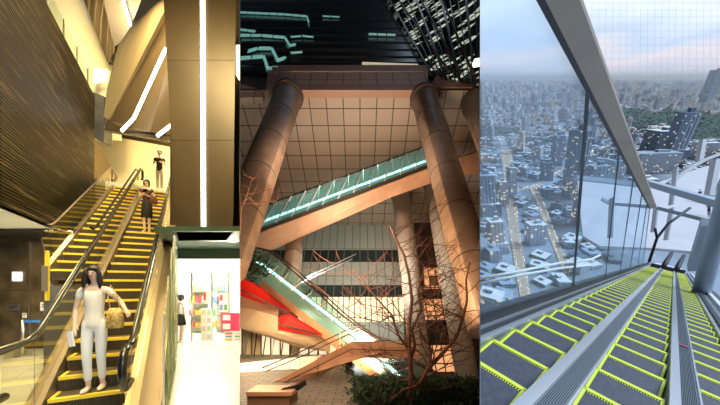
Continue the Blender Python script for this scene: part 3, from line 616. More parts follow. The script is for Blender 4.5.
o = prismP([(428, 90, 25), (436, 94, 25), (447, 84, 25.5), (438, 72, 27)], XA*.5, 'beam_return', trimb); tag(o, 'angled brown return at the right end of the beam', 'bracket')
o = prismP([(240, 84, 26), (264, 90, 25), (262, 97, 24.4), (240, 98, 24.4)], DP*.5, 'stepped_beam', M['fascia'], uv=(o0, XA, UP)); tag(o, 'dim stepped panel at the left end of the soffit', 'wall panel')
# back facade in bands
by = lean(36.9*342)
def band(y0, y1, m_, x0=232, x1=490, off=0, name='wall_facade', dep=.3): return struct(prismP([(x0, y1, by(y1)+off), (x1, y1, by(y1)+off), (x1, y0, by(y0)+off), (x0, y0, by(y0)+off)], DP*dep, name, m_, uv=(o0, XA, UP)))
band(195, 250, M['facade']); band(250, 262, M['darkwin']); band(262, 285, M['facade']); band(285, 297, M['darkwin']); band(297, 322, M['whitelit'] if False else M['shoplit']); band(322, 362, M['facade']); band(362, 402, M['darkwin'])
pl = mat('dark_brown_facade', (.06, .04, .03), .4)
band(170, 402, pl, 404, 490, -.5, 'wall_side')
def litwin(x0, y0, x1, y1, label, m_=M['orangewin'], off=-.7, name='lit_window'):
    t_ = thing(name, label, 'window', P((x0+x1)/2, y1, by(y1)+off)); bpy.context.view_layer.update()
    pts = [(x0, y1, by(y1)+off), (x1, y1, by(y1)+off), (x1-(x1-x0)*.05, y0, by(y0)+off), (x0-(x1-x0)*.05, y0, by(y0)+off)]
    prismP(pts, DP*.1, 'pane', m_, t_, uv=(o0, XA, UP))
    mb = MB(); q = [P(*p) for p in pts]
    for a, b_ in zip(q, q[1:]+q[:1]): mb.bar(a-DP*.1, b_-DP*.1, .12, .12)
    mb.build('frame', M['darkbrown'], t_)
litwin(424, 268, 447, 288, 'orange lit window between the two back columns, upper'); litwin(424, 299, 455, 321, 'orange lit window between the two back columns, middle')
litwin(432, 345, 472, 373, 'wide orange lit window low on the right behind the tree'); litwin(430, 322, 458, 342, 'dark window just above the wide orange lit window', M['darkwin'], name='window_dark')
for k, (x0, y0, x1, y1) in enumerate(((307, 277, 356, 254), (300, 283, 352, 259))):
    mb = MB(); mb.bar(P(x0, y0, by(y0)-.6), P(x1, y1, by(y1)-.6), .12, .12); tag(mb.build('facade_rail', M['railsteel']), ('upper' if k == 0 else 'lower')+' pale diagonal rail on the green facade', 'rail')
# ---- columns
def column(p0, p1, r0, r1, label, rings=4, group=None, cap=True, cm=None):
    a, b_ = P(*p0), P(*p1); t_ = thing('column', label, 'column', b_, group); bpy.context.view_layer.update()
    mb = MB(); mb.tube([a, b_], [r0, r1], 32); mb.build('shaft', cm or M['col'], t_)
    for i in range(1, rings): q = a.lerp(b_, i/rings); r = r0+(r1-r0)*i/rings; d = (b_-a).normalized()*.03; mb = MB(); mb.tube([q-d, q+d], r+.012, 32); mb.build('joint_ring', M['darkbrown'], t_)
    if cap: d = (a-b_).normalized(); mb = MB(); mb.tube([a-d*.05, a+d*.5], [r0*1.12, r0*1.12], 32); mb.build('collar', M['darkbrown'], t_)
column((288, 97, 25), (224, 270, 14), 1.12, 1.0, 'massive round stone column at far left, leaning up to the beam', 5)
column((425, 100, 25), (490, 330, 12.2), 1.08, .86, 'massive round stone column right of the long escalator, front one', 6)
column((477, 105, 25), (540, 260, 14), 1.1, 1.0, 'cropped stone column at the right edge under the beam', 4)
COLP = mat('pale_column_stone', (.58, .47, .36), .4)
column((401, 196, 31), (424, 396, 21), .92, .74, 'tall column behind the bare tree, left of the pair', 4, cm=COLP)
column((433, 186, 31), (470, 392, 21), .88, .80, 'tall column behind the bare tree, right of the pair', 4, cm=COLP)
column((296, 225, 29), (286, 345, 20), .8, .7, 'warm lit column behind the lower escalator glass', 3)
column((271, 182, 33), (262, 240, 28), .9, .85, 'short dim column seen above the left end of the upper escalator', 2)
# ---- upper escalator
t_ = thing('escalator', 'long glass-sided escalator rising to the right over the copper beam', 'escalator', P(330, 230, 24.5)); bpy.context.view_layer.update()
prismP([(236, 242, 24), (430, 168, 25), (484, 150, 25.5), (484, 172, 25.5), (440, 180, 25), (392, 197, 24.7), (300, 238, 24.2), (236, 266, 24)], (0, 2.0, .8), 'copper_casing', M['copper'], t_)
prismP([(236, 236, 24.6), (431, 163, 25.6), (431, 168, 25.6), (236, 242, 24.6)], (0, 1.6, .4), 'dark_edge', M['darkbrown'], t_)
def ub(t0, v):      # t0 along, v 0 bottom..1 top
    a = V((244, 235)).lerp(V((431, 163)), t0); b_ = V((256, 209)).lerp(V((429, 145)), t0); c_ = a.lerp(b_, v); return (c_.x, c_.y)
for i in range(12):
    a, b_ = i/12+.002, (i+1)/12-.002; Y = 24.5+i/12
    mb = MB(); mb.prism([P(*ub(a, 0), Y), P(*ub(b_, 0), Y), P(*ub(b_, 1), Y), P(*ub(a, 1), Y)], (0, .03, 0)); mb.build('glass_panel', M['teal'], t_)
    mb = MB(); mb.bar(P(*ub(a, 0), Y-.05), P(*ub(a+.035, 1), Y-.05), .07, .07); mb.bar(P(*ub(a+.035, 1), Y-.05), P(*ub(a+.05, .2), Y+.9), .05, .05); mb.build('frame_post', M['railsteel'], t_)
mb = MB(); mb.prism([P(*ub(0, .05), 26.2), P(*ub(1, .05), 27.2), P(*ub(1, .8), 27.2), P(*ub(0, .8), 26.2)], (0, .1, 0)); o = mb.build('far_panel', M['tealsolid'], t_)
mb = MB(); mb.tube([P(*ub(0, 1), 24.5), P(*ub(1, 1), 25.5)], .07); mb.build('handrail', M['black'], t_)
mb = MB(); mb.tube([P(*ub(0, 1), 26.2), P(*ub(1, 1), 27.2)], .07); mb.build('handrail', M['black'], t_)
mb = MB(); mb.bar(P(*ub(0, .30), 25.6), P(*ub(1, .22), 26.6), .14, .2, V((0, -1, .1))); o = mb.build('light_strip', M['plazaglow'], t_); o['label'] = 'glowing white strip'
# ---- lower escalator
t_ = thing('escalator', 'lower glass escalator curving down from upper left towards the tree', 'escalator', P(400, 385, 13)); bpy.context.view_layer.update()
gl = [(248, 262), (262, 271), (300, 300), (350, 338), (405, 388)]
hl = [(252, 247), (266, 250), (285, 264), (312, 288), (345, 318), (392, 350), (432, 372)]
def path(pl, t0):
    n = len(pl)-1; f = min(t0*n, n-1e-6); i = int(f); f -= i; return (pl[i][0]*(1-f)+pl[i+1][0]*f, pl[i][1]*(1-f)+pl[i+1][1]*f)
def LY(t0): return 17.5-4*t0
lower = [(236, 268), (256, 284), (290, 310), (335, 348), (372, 378), (396, 392)]
N_ = 14
mb = MB()
for i in range(N_):
    a, b_ = i/N_, (i+1)/N_; mb.prism([P(*path(gl, a), LY(a)), P(*path(gl, b_), LY(b_)), P(*path(lower, b_), LY(b_)), P(*path(lower, a), LY(a))], (0, 1.2, .3))
mb.build('copper_casing', M['copper'], t_)
mb = MB()
for i in range(N_):
    a, b_ = i/N_, (i+1)/N_; g0, g1 = path(gl, a), path(gl, b_); mb.prism([P(g0[0], g0[1]-3, LY(a)-.06), P(g1[0], g1[1]-3, LY(b_)-.06), P(g1[0]-3, g1[1]+7, LY(b_)-.06), P(g0[0]-3, g0[1]+7, LY(a)-.06)], (0, .05, 0))
o = mb.build('skirt_band', M['tealsolid'], t_); o['label'] = 'teal band below the glowing strip'
for i in range(N_):
    a, b_ = i/N_+.004, (i+1)/N_-.004
    mb = MB(); mb.prism([P(*path(gl, a), LY(a)), P(*path(gl, b_), LY(b_)), P(*path(hl, b_), LY(b_)), P(*path(hl, a), LY(a))], (0, .02, 0)); mb.build('glass_panel', M['teal'], t_)
    g_, h_ = path(gl, a), path(hl, a); m1 = (g_[0]*.35+h_[0]*.65+2, g_[1]*.4+h_[1]*.6)
    mb = MB(); mb.bar(P(*g_, LY(a)-.05), P(*m1, LY(a)-.05), .05, .05); mb.bar(P(*m1, LY(a)-.05), P(*h_, LY(a)+.3), .05, .05); mb.build('frame_post', M['railsteel'], t_)
mb = MB(); mb.tube([P(*path(hl, i/20), LY(i/20)) for i in range(21)], .045, 8); mb.build('handrail', M['darkbrown'], t_)
mb = MB(); mb.tube([P(path(hl, i/20)[0]+6, path(hl, i/20)[1]+1, LY(i/20)+.9) for i in range(21)], .04, 8); mb.build('handrail', M['darkbrown'], t_)
mb = MB()
pts = [P(path(gl, i/20)[0]+2, path(gl, i/20)[1]-5, LY(i/20)+.3) for i in range(21)]
for a, b_ in zip(pts, pts[1:]): mb.bar(a, b_, .15, .12, V((0, -1, .1)))
o = mb.build('light_strip', M['plazaglow'], t_); o['label'] = 'glowing cyan-white strip'
# ---- planting and red awning at left
o = prismP([(234, 258, 16.4), (262, 276, 16.2), (258, 284, 16.2), (234, 268, 16.4)], (0, 1, 0), 'planter_ledge', M['tealsolid']); tag(o, 'dark teal planter ledge at upper left of the lower escalator', 'ledge')
def leaves(name, pts, n, size, m_, seed, parent=None):
    rnd = random.Random(seed); mb = MB()
    for i in range(n):
        a = rnd.choice(pts); c = V(a[0])+V([rnd.gauss(0, 1)*a[1][j] for j in range(3)])
        u_ = V((rnd.uniform(-1, 1), rnd.uniform(-1, 1), rnd.uniform(-1, 1))).normalized(); v_ = u_.cross(V((rnd.uniform(-1, 1), rnd.uniform(-1, 1), rnd.uniform(-1, 1)))).normalized(); s_ = size*rnd.uniform(.6, 1.3)
        mb.face([c-u_*s_, c+v_*s_*.45, c+u_*s_, c-v_*s_*.45])
    return mb.build(name, m_, parent)
tag(leaves('shrub', [(P(x, y, 16), (.35, .3, .35)) for x, y in ((243, 254), (250, 260), (258, 268), (241, 262))], 700, .12, M['hedge'], 3), 'dark shrub on the ledge at the left edge', 'shrub')
t_ = thing('awning', 'red awning with brown ribs below the lower escalator at the left edge', 'awning', P(262, 318, 15.5)); bpy.context.view_layer.update()
prismP([(234, 274, 15.3), (262, 290, 15.5), (290, 312, 15.8), (283, 316, 16.6), (258, 310, 16.8), (234, 306, 16.5)], (0, .1, .1), 'canopy', M['red'], t_)
prismP([(279, 318, 15.6), (290, 316, 15.6), (322, 336, 15.2), (302, 334, 15.6), (278, 330, 15.8)], (0, .1, .1), 'canopy', M['red'], t_)
mb = MB()
for a, b_ in (((236, 287, 15.2), (288, 313, 15.4)), ((236, 300, 15.9), (282, 314, 16)), ((278, 324, 15.4), (318, 334, 15.1))): mb.bar(P(*a), P(*b_), .07, .07)
mb.build('rib', M['darkbrown'], t_)
o = prismP([(234, 304, 15.6), (258, 311, 15.7), (278, 316, 15.7), (278, 333, 15.7), (310, 340, 15.6), (330, 352, 15.6), (300, 348, 16), (234, 326, 16)], (0, .5, .5), 'awning_soffit', mat('beige_soffit', (.42, .30, .19), .6)); tag(o, 'beige soffit with recessed lights under the red awning', 'soffit')
# ---- shop front low at left
so = P(240, 385, 17)
struct(prismP([(234, 318, 17.3), (350, 340, 17.3), (350, 382, 17.3), (234, 392, 17.3)], (0, .3, 0), 'wall_shopfront', M['shoplit'], uv=(so, XA, (0, 0, 1))))
t_ = thing('fin_screen', 'row of slanting metal fins in front of the lit shop at lower left', 'screen', P(285, 385, 16)); bpy.context.view_layer.update()
for i in range(11):
    x = 244+i*9; mb = MB(); mb.bar(P(x+5, 324+i*1.2, 16.6), P(x-2, 380-i*.8, 16.6), .05, .06); mb.build('fin', M['darkbrown'] if i % 3 else M['railsteel'], t_)
# ---- ground of the plaza
def GY(y): return 2.507/((y-285)/300-.0866)
struct(prismP([(150, 470, GY(470)), (392, 470, GY(470)), (356, 392, GY(392)), (351, 366, GY(366)), (351, 338, GY(338)), (200, 338, GY(338))], (0, 0, -.2), 'ground', M['paver'], uv=(P(360, 405, 8), XA, (0, 1, 0))))
terr = mat('warm_terrace_stone', (.85, .75, .56), .6)
struct(prismP([(352, 409, 8.0), (500, 409, 8.0), (500, 396, 9.6), (352, 396, 9.6)], (0, 0, -.6), 'ground_bed', mat('planting_soil', (.03, .022, .015), .9)))
o = prismP([(234, 364, 12.6), (322, 355, 14.2), (300, 372, 12.7), (262, 392, 11.5), (234, 396, 11.2)], (0, .1, -.3), 'terrace_floor', terr); tag(o, 'bright stone terrace between the fins and the copper stair', 'terrace')
o = prismP([(330, 352, 16.6), (345, 352, 16.6), (343, 372, 16.6), (326, 372, 16.6)], (0, .3, 0), 'doorway_light', M['warmlit']); tag(o, 'warm lit opening under the copper stair', 'doorway')
t_ = thing('copper_stair', 'copper-clad stair parapet climbing right to a level landing', 'stair', P(330, 398, 11)); bpy.context.view_layer.update()
prismP([(254, 392, 10.2), (350, 343, 12), (418, 343, 12), (418, 358, 12), (352, 358, 12), (318, 377, 11.4), (284, 400, 10.6), (262, 400, 10.3)], (.1, .35, 0), 'parapet', M['copper'], t_)
def srail(pts, r, m_=M['darkbrown']): mb = MB(); mb.tube([P(*p) for p in pts], r, 8); mb.build('handrail', m_, t_)
srail([(259, 399, 10.1), (259, 395, 10.1), (352, 349, 11.8), (417, 351, 11.8)], .022)
srail([(262, 368, 12.4), (300, 352, 13), (356, 326, 14), (366, 326, 14)], .03); srail([(262, 373, 12.4), (300, 357, 13), (358, 330, 14)], .025)
for x, y0, y1, Y in ((318, 363, 376, 11.2), (352, 347, 358, 11.7), (385, 344, 358, 11.8)): mb = MB(); mb.bar(P(x, y0, Y), P(x, y1, Y), .02, .02); mb.build('joint', M['darkbrown'], t_)
for x, y0, y1, Y in ((262, 396, 368, 12.3), (300, 378, 352, 13), (340, 352, 332, 13.6)): mb = MB(); mb.bar(P(x, y0, Y), P(x, y1, Y), .035, .035); mb.build('post', M['railsteel'], t_)
t_ = thing('planter_box', 'long brown planter box at the bottom left corner', 'planter', P(272, 406, 8.6)); bpy.context.view_layer.update()
prismP([(247, 395, 7.9), (290, 395, 7.9), (290, 414, 7.9), (247, 414, 7.9)], (.1, .5, 0), 'box', mat('brown_planter', (.24, .13, .07), .6), t_, bevel=.01)
prismP([(246, 392, 7.86), (292, 392, 7.86), (292, 396, 7.86), (246, 396, 7.86)], (.1, .56, 0), 'rim', M['copper'], t_)
o = prismP([(280, 389, 8.0), (297, 385, 8.1), (299, 391, 8.1), (281, 393, 8.0)], (.15, .5, 0), 'bag', M['black'], bevel=.04); tag(o, 'black bag lying on the end of the brown planter box', 'bag')
# small figures and plants by the path
for i, (x, y, s_) in enumerate(((349, 378, .9), (345, 362, .7))):
    tag(leaves('potted_plant', [(P(x, y-4, 12+i*2)+V((0, 0, .2*j)), (.12, .12, .2)) for j in range(3)], 160, .09, M['hedge'], 20+i), 'dark plant beside the paved path, ' + ('nearer' if i == 0 else 'farther')+' one', 'plant', None)
# hedge
core = MB(); core.prism([P(353, 384, 8.6), P(486, 384, 8.6), P(486, 412, 8.0), P(353, 412, 8.0)], (0, .8, 0))
t_ = thing('hedge', 'dark clipped hedge along the bottom under the bare tree', 'hedge', P(420, 412, 8.4)); bpy.context.view_layer.update()
core.build('core', M['hedge'], t_)
stuff(leaves('foliage', [(P(x, y, 8.2), (.10, .25, .06)) for x in range(354, 484, 3) for y in (382, 388, 395, 403)], 5200, .06, M['hedge'], 5, t_))
# bare tree
def tree(name, label, stems, seed, Yb, m_, depth=4):
    t_ = thing(name, label, 'tree', P(*stems[0][0][0], Yb)); bpy.context.view_layer.update(); rnd = random.Random(seed)
    tw = MB()
    def grow(p, d, ln, r, lev):
        if lev == 0 or r < .004: return
        pts = [p]; rs = [r]; n = 4
        for i in range(n):
            d = (d+V((rnd.uniform(-.38, .38), rnd.uniform(-.2, .2), rnd.uniform(-.30, .34)))).normalized(); p = p+d*ln/n; pts.append(p); rs.append(r*(1-.5*(i+1)/n))
            if i >= 1 and rnd.random() < .8: 
                s_ = (d+V((rnd.uniform(-1, 1), rnd.uniform(-.4, .4), rnd.uniform(-.3, .7)))).normalized(); grow(p, s_, ln*rnd.uniform(.5, .8), r*.55, lev-1)
        tw.tube(pts, rs, 5, cap=False)
    for st, r0, r1 in stems:
        pts = [P(x, y, Yb-.05*i) for i, (x, y) in enumerate(st)]
        mb = MB(); mb.tube(pts, [r0+(r1-r0)*i/(len(pts)-1) for i in range(len(pts))], 10)
        o = mb.build('trunk' if r0 > .05 else 'branch', m_, t_)
        for i in range(1, len(pts)):
            for q in range(3 if r0 > .03 else 2):
                d = V((rnd.choice((-1, 1))*rnd.uniform(.5, 1), rnd.uniform(-.3, .3), rnd.uniform(-.1, .7))).normalized(); grow(pts[i].lerp(pts[i-1], rnd.random()), d, rnd.uniform(.7, 1.35), max(.011, (r0+(r1-r0)*i/len(pts))*.36), depth)
    tw.build('twigs', m_, t_); return t_
tree('bare_tree', 'bare forked tree with thin reddish branches rising from the hedge', [
    ([(411, 400), (411, 375), (409, 350), (409, 325), (412, 300), (409, 275), (404, 255), (396, 240), (390, 225)], .066, .018),
    ([(418, 388), (428, 368), (444, 352), (456, 338), (463, 318), (467, 300), (466, 280), (470, 262)], .058, .016),
    ([(411, 360), (415, 345), (412, 330), (421, 310), (418, 290), (424, 270), (438, 255)], .04, .012),
    ([(430, 366), (432, 350), (422, 335), (416, 320)], .03, .015),
    ([(409, 350), (398, 335), (392, 315), (378, 300), (366, 285), (352, 268)], .035, .01),
    ([(392, 315), (380, 322), (362, 318), (345, 308)], .02, .008),
    ([(464, 318), (450, 312), (436, 318), (425, 312)], .02, .008)], 11, 7.6, M['bark'])
tree('twiggy_branch', 'reddish twigs in front of the far left column', [([(240, 235), (241, 210), (247, 195), (252, 180), (262, 172)], .02, .006), ([(240, 205), (250, 203), (262, 206)], .015, .005)], 4, 8.5, M['twig'], 3)
# ---- towers above
ty = lean(29*183)
t_ = thing('office_tower', 'dark glass tower above the beam with a few teal lit windows', 'building', P(330, 66, ty(66))); bpy.context.view_layer.update()
prismP([(228, 72, ty(72)), (436, 76, ty(76)), (384, -30, ty(-30)), (228, -30, ty(-30))], DP*1.0, 'glazing', M['towerL'], t_, uv=(o0, XA, UP))
for i, y in enumerate((-6, 0, 6, 13, 20, 27, 34, 41, 48, 55, 61)):
    xr = 384+(y+5)*.62; prismP([(234, y, ty(y)-.5), (xr, y+1, ty(y)-.5), (xr, y+2.6, ty(y)-.5), (234, y+1.6, ty(y)-.5)], DP*.4, 'floor_slab', M['slab'], t_)
for k, pl_ in enumerate(([(240, 12), (262, 13), (285, 14), (307, 16), (309, 22)], [(240, 29), (256, 31)], [(240, 35), (262, 35), (285, 37), (290, 45), (296, 44)], [(248, 51), (258, 48), (272, 48), (278, 60), (286, 57)], [(240, 58), (252, 57), (264, 56), (268, 68), (279, 68)], [(290, 37), (302, 36), (314, 37)], [(290, 53), (303, 52)], [(322, 16), (340, 17)], [(368, 34), (396, 35)])):
    mb = MB(); th = (.35, .3, .5, .75, .8, .4, .5, .3, .6)[k]
    for a, b_ in zip(pl_, pl_[1:]):
        q0, q1 = P(a[0], a[1], ty(a[1])-.7), P(b_[0], b_[1], ty(b_[1])-.7); n = max(1, int((q1-q0).length/1.0))
        for i in range(n):
            u0, u1 = q0.lerp(q1, (i+.06)/n), q0.lerp(q1, (i+.94)/n); mb.bar(u0, u1, th*.28, .12, V((0, -1, .1)))
            if k < 5: mb.bar(u0-UP*.45, u1-UP*.45, th*.10, .12, V((0, -1, .1)))
    o = mb.build('lit_window_row', M['cyanlit'], t_)
mb = MB(); mb.bar(P(362, 64, ty(64)-.7), P(418, 66, ty(66)-.7), .35, .1, V((0, -1, .1))); mb.build('lit_window_row', mat('dim_lit', (.6, .55, .4), .5, emit=(.8, .7, .45), es=.5), t_)
t_ = thing('office_tower', 'lit glass tower with a steel lattice at the upper right', 'building', P(455, 74, 27)); bpy.context.view_layer.update()
Q = [P(385, -8, 46), P(432, 76, 27.5), P(490, 84, 24), P(490, -60, 40)]
mb = MB(); mb.prism(Q, V((.4, .8, .3))); mb.build('glazing', M['towerR'], t_, uv=(Q[1], Q[2]-Q[1], Q[0]-Q[1]))
def q4(u_, v_): return (Q[1].lerp(Q[2], u_)).lerp(Q[0].lerp(Q[3], u_), v_)+V((-.15, -.5, -.2))
for i in range(13): mb = MB(); mb.bar(q4(i/12, -.02), q4(i/12, 1), .07 if i % 3 else .22, .1); mb.build('lattice_mullion', M['black'], t_)
for i in range(22): mb = MB(); mb.bar(q4(0, i/21), q4(1, i/21), .06, .06); mb.build('lattice_rail', M['black'], t_)
for i in range(3): mb = MB(); mb.bar(q4(.35+.2*i, 0)+V((-.3, -.6, 0)), q4(.05+.2*i, 1)+V((-.3, -.6, 0)), .14, .14); mb.build('brace', M['darkbrown'], t_)
mb = MB(); mb.bar(P(474, 63, 23), P(482, 62, 23), .5, .3); tag(mb.build('floodlight', mat('floodlight', (1, 1, .9), .5, emit=(1, .97, .85), es=4)), 'bright white floodlight at the right edge above the beam', 'light')
# ================================================================== RIGHT PLACE : descending escalators high above a city at dusk
wedge(lo=.4, m=.004)
CAMO = V((0, 0, EYE)); Dd = V((1.047, 1, .1)); Ld = Dd.normalized(); Td = V((.6406, -.669, -.3795)).normalized(); Nd = Td.cross(Ld).normalized()
if Nd.z < 0: Nd = -Nd
KS = .65                        # size of the escalator lanes
def G(s, n, Y): return CAMO+(V((-1.096, 0, -1.6))+V((1.341, 0, -.3126))*s+V((.5485, 0, .9558))*n+Dd*Y)*KS
# ---- the city: ground rising to the high horizon
CH = 230.0
def CY_(py): return CH*F/(py-78)
def CPt(px, py): return P(px, py, CY_(py))
def cz(X, Y): return EYE-CH+.69*Y
DD = V((0, 1, .69)).normalized(); UU = V((-.533, -1, .783)).normalized()
gm = mat('city_ground', (.22, .27, .34), .9, noise=.5, nscale=.01)
mb = MB(); mb.prism([V((30, 250, cz(0, 250))), V((900, 250, cz(0, 250))), V((200000, 90000, cz(0, 90000))), V((30000, 90000, cz(0, 90000)))], (0, 0, -5)); struct(mb.build('ground', gm))
def facade(name, c1, c2, lit, frac, es, bw=5, bh=3.6): return brickmat(name, c1, c2, tuple(c*.5 for c in c1), bw, bh, gap=.6, rough=.6, lit=lit, litfrac=frac, es=es)
LW_ = (1, .78, .50)
CM = [facade('pale_city_facade', (.66, .69, .74), (.58, .63, .70), LW_, .08, .9), facade('blue_grey_city_facade', (.26, .35, .48), (.22, .30, .42), LW_, .05, .8),
      facade('dark_blue_city_facade', (.15, .22, .33), (.18, .25, .35), LW_, .07, .7), facade('warm_city_facade', (.62, .50, .44), (.58, .48, .42), LW_, .14, 1),
      mat('pale_roof', (.76, .79, .84), .8), mat('blue_roof', (.34, .44, .56), .8), mat('dark_roof', (.13, .18, .26), .8), mat('rust_roof', (.45, .28, .26), .8), mat('green_roof', (.16, .36, .34), .7)]
def boxgeo(base, w_, d_, h, rot, wm, rm, out):
    """a building: walls with window uv, flat roof parallel to the sloping town, small roof hut"""
    vs, fs, uvs, ms = out; c, s_ = math.cos(rot), math.sin(rot); ax = XA*c+DD*s_; ay = DD*c-XA*s_
    def bx(b, w1, d1, h0, h1, wm_, rm_):
        i0 = len(vs); q = [b-ax*w1-ay*d1, b+ax*w1-ay*d1, b+ax*w1+ay*d1, b-ax*w1+ay*d1]
        for p in q: vs.append(p+UU*h0)
        for p in q: vs.append(p+UU*h1)
        L4 = [2*w1, 2*d1, 2*w1, 2*d1]; H_ = h1-h0
        for k in range(4):
            k2 = (k+1) % 4; fs.append((i0+k, i0+k2, i0+4+k2, i0+4+k)); uvs.extend([(0, 0), (L4[k], 0), (L4[k], H_), (0, H_)]); ms.append(wm_)
        fs.append((i0+4, i0+5, i0+6, i0+7)); uvs.extend([(0, 0)]*4); ms.append(rm_)
    bx(base, w_, d_, -3, h, wm, rm)
    if w_ > 3: bx(base+ax*w_*.3*(1 if rot > 0 else -1)+ay*d_*.2, w_*.3, d_*.3, h, h+2.5+h*.05, wm, rm)
def meshout(name, out, parent=None, org=V((0, 0, 0))):
    vs, fs, uvs, ms = out; me = bpy.data.meshes.new(name); me.from_pydata([v-org for v in vs], [], fs); ul = me.uv_layers.new(name='uv')
    for i, u_ in enumerate(uvs): ul.data[i].uv = u_
    for m_ in CM: me.materials.append(m_)
    for p, k in zip(me.polygons, ms): p.material_index = k
    o = bpy.data.objects.new(name, me); COL.objects.link(o); o.location = org if parent is None else V((0, 0, 0)); 
    if parent: o.parent = parent
    return o
streets = [([(506, 150), (509, 175), (511, 200), (514, 230), (520, 265), (526, 300)], 5.5), ([(533, 188), (541, 205), (548, 225), (556, 245), (568, 275)], 4.0), ([(483, 205), (500, 199), (520, 190), (533, 188), (560, 172)], 1.6), ([(600, 150), (615, 142), (640, 140)], 1.2), ([(560, 172), (580, 155), (600, 150)], 1.2)]
def segd(px, py, a, b_):
    ax, ay, bx_, by_ = *a, *b_; t0 = max(0, min(1, ((px-ax)*(bx_-ax)+(py-ay)*(by_-ay))/((bx_-ax)**2+(by_-ay)**2))); return math.hypot(px-ax-t0*(bx_-ax), py-ay-t0*(by_-ay))
forests = [(676, 124, 50, 12), (724, 130, 34, 12), (630, 117, 20, 7), (492, 133, 22, 5), (530, 143, 16, 4), (700, 139, 26, 4), (612, 112, 14, 3), (545, 106, 20, 1.6), (660, 101, 22, 1.5)]
def infor(px, py): return any(((px-a)/c)**2+((py-b_)/d)**2 < 1 for a, b_, c, d in forests)
big = [] # (px,py base, width px, height px, depth m, wallmat, roofmat, name,label)
def zpix(p): return (CX+F*p.x/p.y, CY-F*(p.z-EYE)/p.y)
def hfor(base, hpx):
    lo, hi = 0, 600; y0 = zpix(base)[1]
    for _ in range(40):
        m_ = (lo+hi)/2; y1 = zpix(base+UU*m_)[1]
        if y0-y1 < hpx: lo = m_
        else: hi = m_
    return lo
TW = [(654, 160, 26, 30, 45, 2, 4, 'low wide office block in front of the tallest brown tower'), (667, 166, 17, 54, 22, 1, 6, 'tallest slender tower with vertical brown and white bands'), (651, 152, 18, 26, 26, 3, 4, 'lit office tower stepping up beside the tallest slender tower'),
      (706, 99, 9, 29, 90, 1, 5, 'distant tall skyscraper standing alone at the right edge'), (650, 172, 46, 20, 30, 8, 5, 'green glazed lit block at the foot of the slender tower'), (571, 196, 13, 66, 25, 2, 6, 'dark glass high-rise behind the balustrade glass'),
      (512, 197, 7, 30, 14, 0, 4, 'pale slim tower at the top of the lit avenue'), (503, 205, 9, 24, 14, 3, 4, 'tan tower left of the pale slim tower'), (488, 214, 16, 40, 20, 1, 5, 'blue grey slab block at the left edge of the city'), (577, 224, 10, 26, 14, 3, 7, 'rust roofed tower by the second street'),
      (546, 180, 10, 18, 18, 2, 6, 'dark office block between the two streets, upper'), (556, 165, 9, 30, 20, 1, 5, 'blue grey tower left of the dark glass high-rise'), (533, 126, 3, 12, 25, 3, 7, 'small red tower in the middle distance'), (546, 124, 4, 10, 25, 3, 7, 'pair-mate brown tower right of the small red tower'), (562, 122, 5, 13, 30, 2, 6, 'far dark twin tower left of the glass seam'),
      (636, 200, 24, 22, 20, 0, 4, 'pale block below the diagonal beam, in front of the green block'), (700, 158, 22, 16, 30, 0, 4, 'pale flat office block right of the slender tower'), (535, 243, 18, 20, 14, 0, 4, 'white roofed block beside the lit avenue, lower'), (497, 250, 14, 30, 14, 3, 4, 'tan block with an orange sign left of the lit avenue'), (590, 205, 18, 40, 18, 1, 5, 'blue glass block behind the seam of the balustrade glass'), (608, 196, 14, 36, 18, 0, 5, 'pale tower right of the blue glass block')]
used = []
for (px, py, wp, hp, dm, wm, rm, lab) in TW:
    b = CPt(px, py); h = hfor(b, hp); w_ = wp/2*b.y/F; t_ = thing('high_rise', lab, 'building', b); org = b.copy()
    out = ([], [], [], []); boxgeo(b, w_*.95, dm/2, h, .12, CM.index(CM[wm % 4]), rm, out); o = meshout('tower_block', out, t_, org)
    if wp > 12 and hp > 20 and px < 700:
        out = ([], [], [], []); boxgeo(b+XA*w_*.1-DD*dm*.35, w_*1.2, dm*.45, h*.35, .12, (wm+1) % 4, 4, out); meshout('podium', out, t_, org)
        mb = MB(); c, s_ = math.cos(.12), math.sin(.12)
        for k in range(5): q = b-DD*(dm/2+.4)+XA*w_*(-.8+.4*k); mb.bar(q, q+UU*h*.98, w_*.06, .8)
        mb.build('facade_fin', CM[4], t_)
    used.append((px, py, wp, hp))
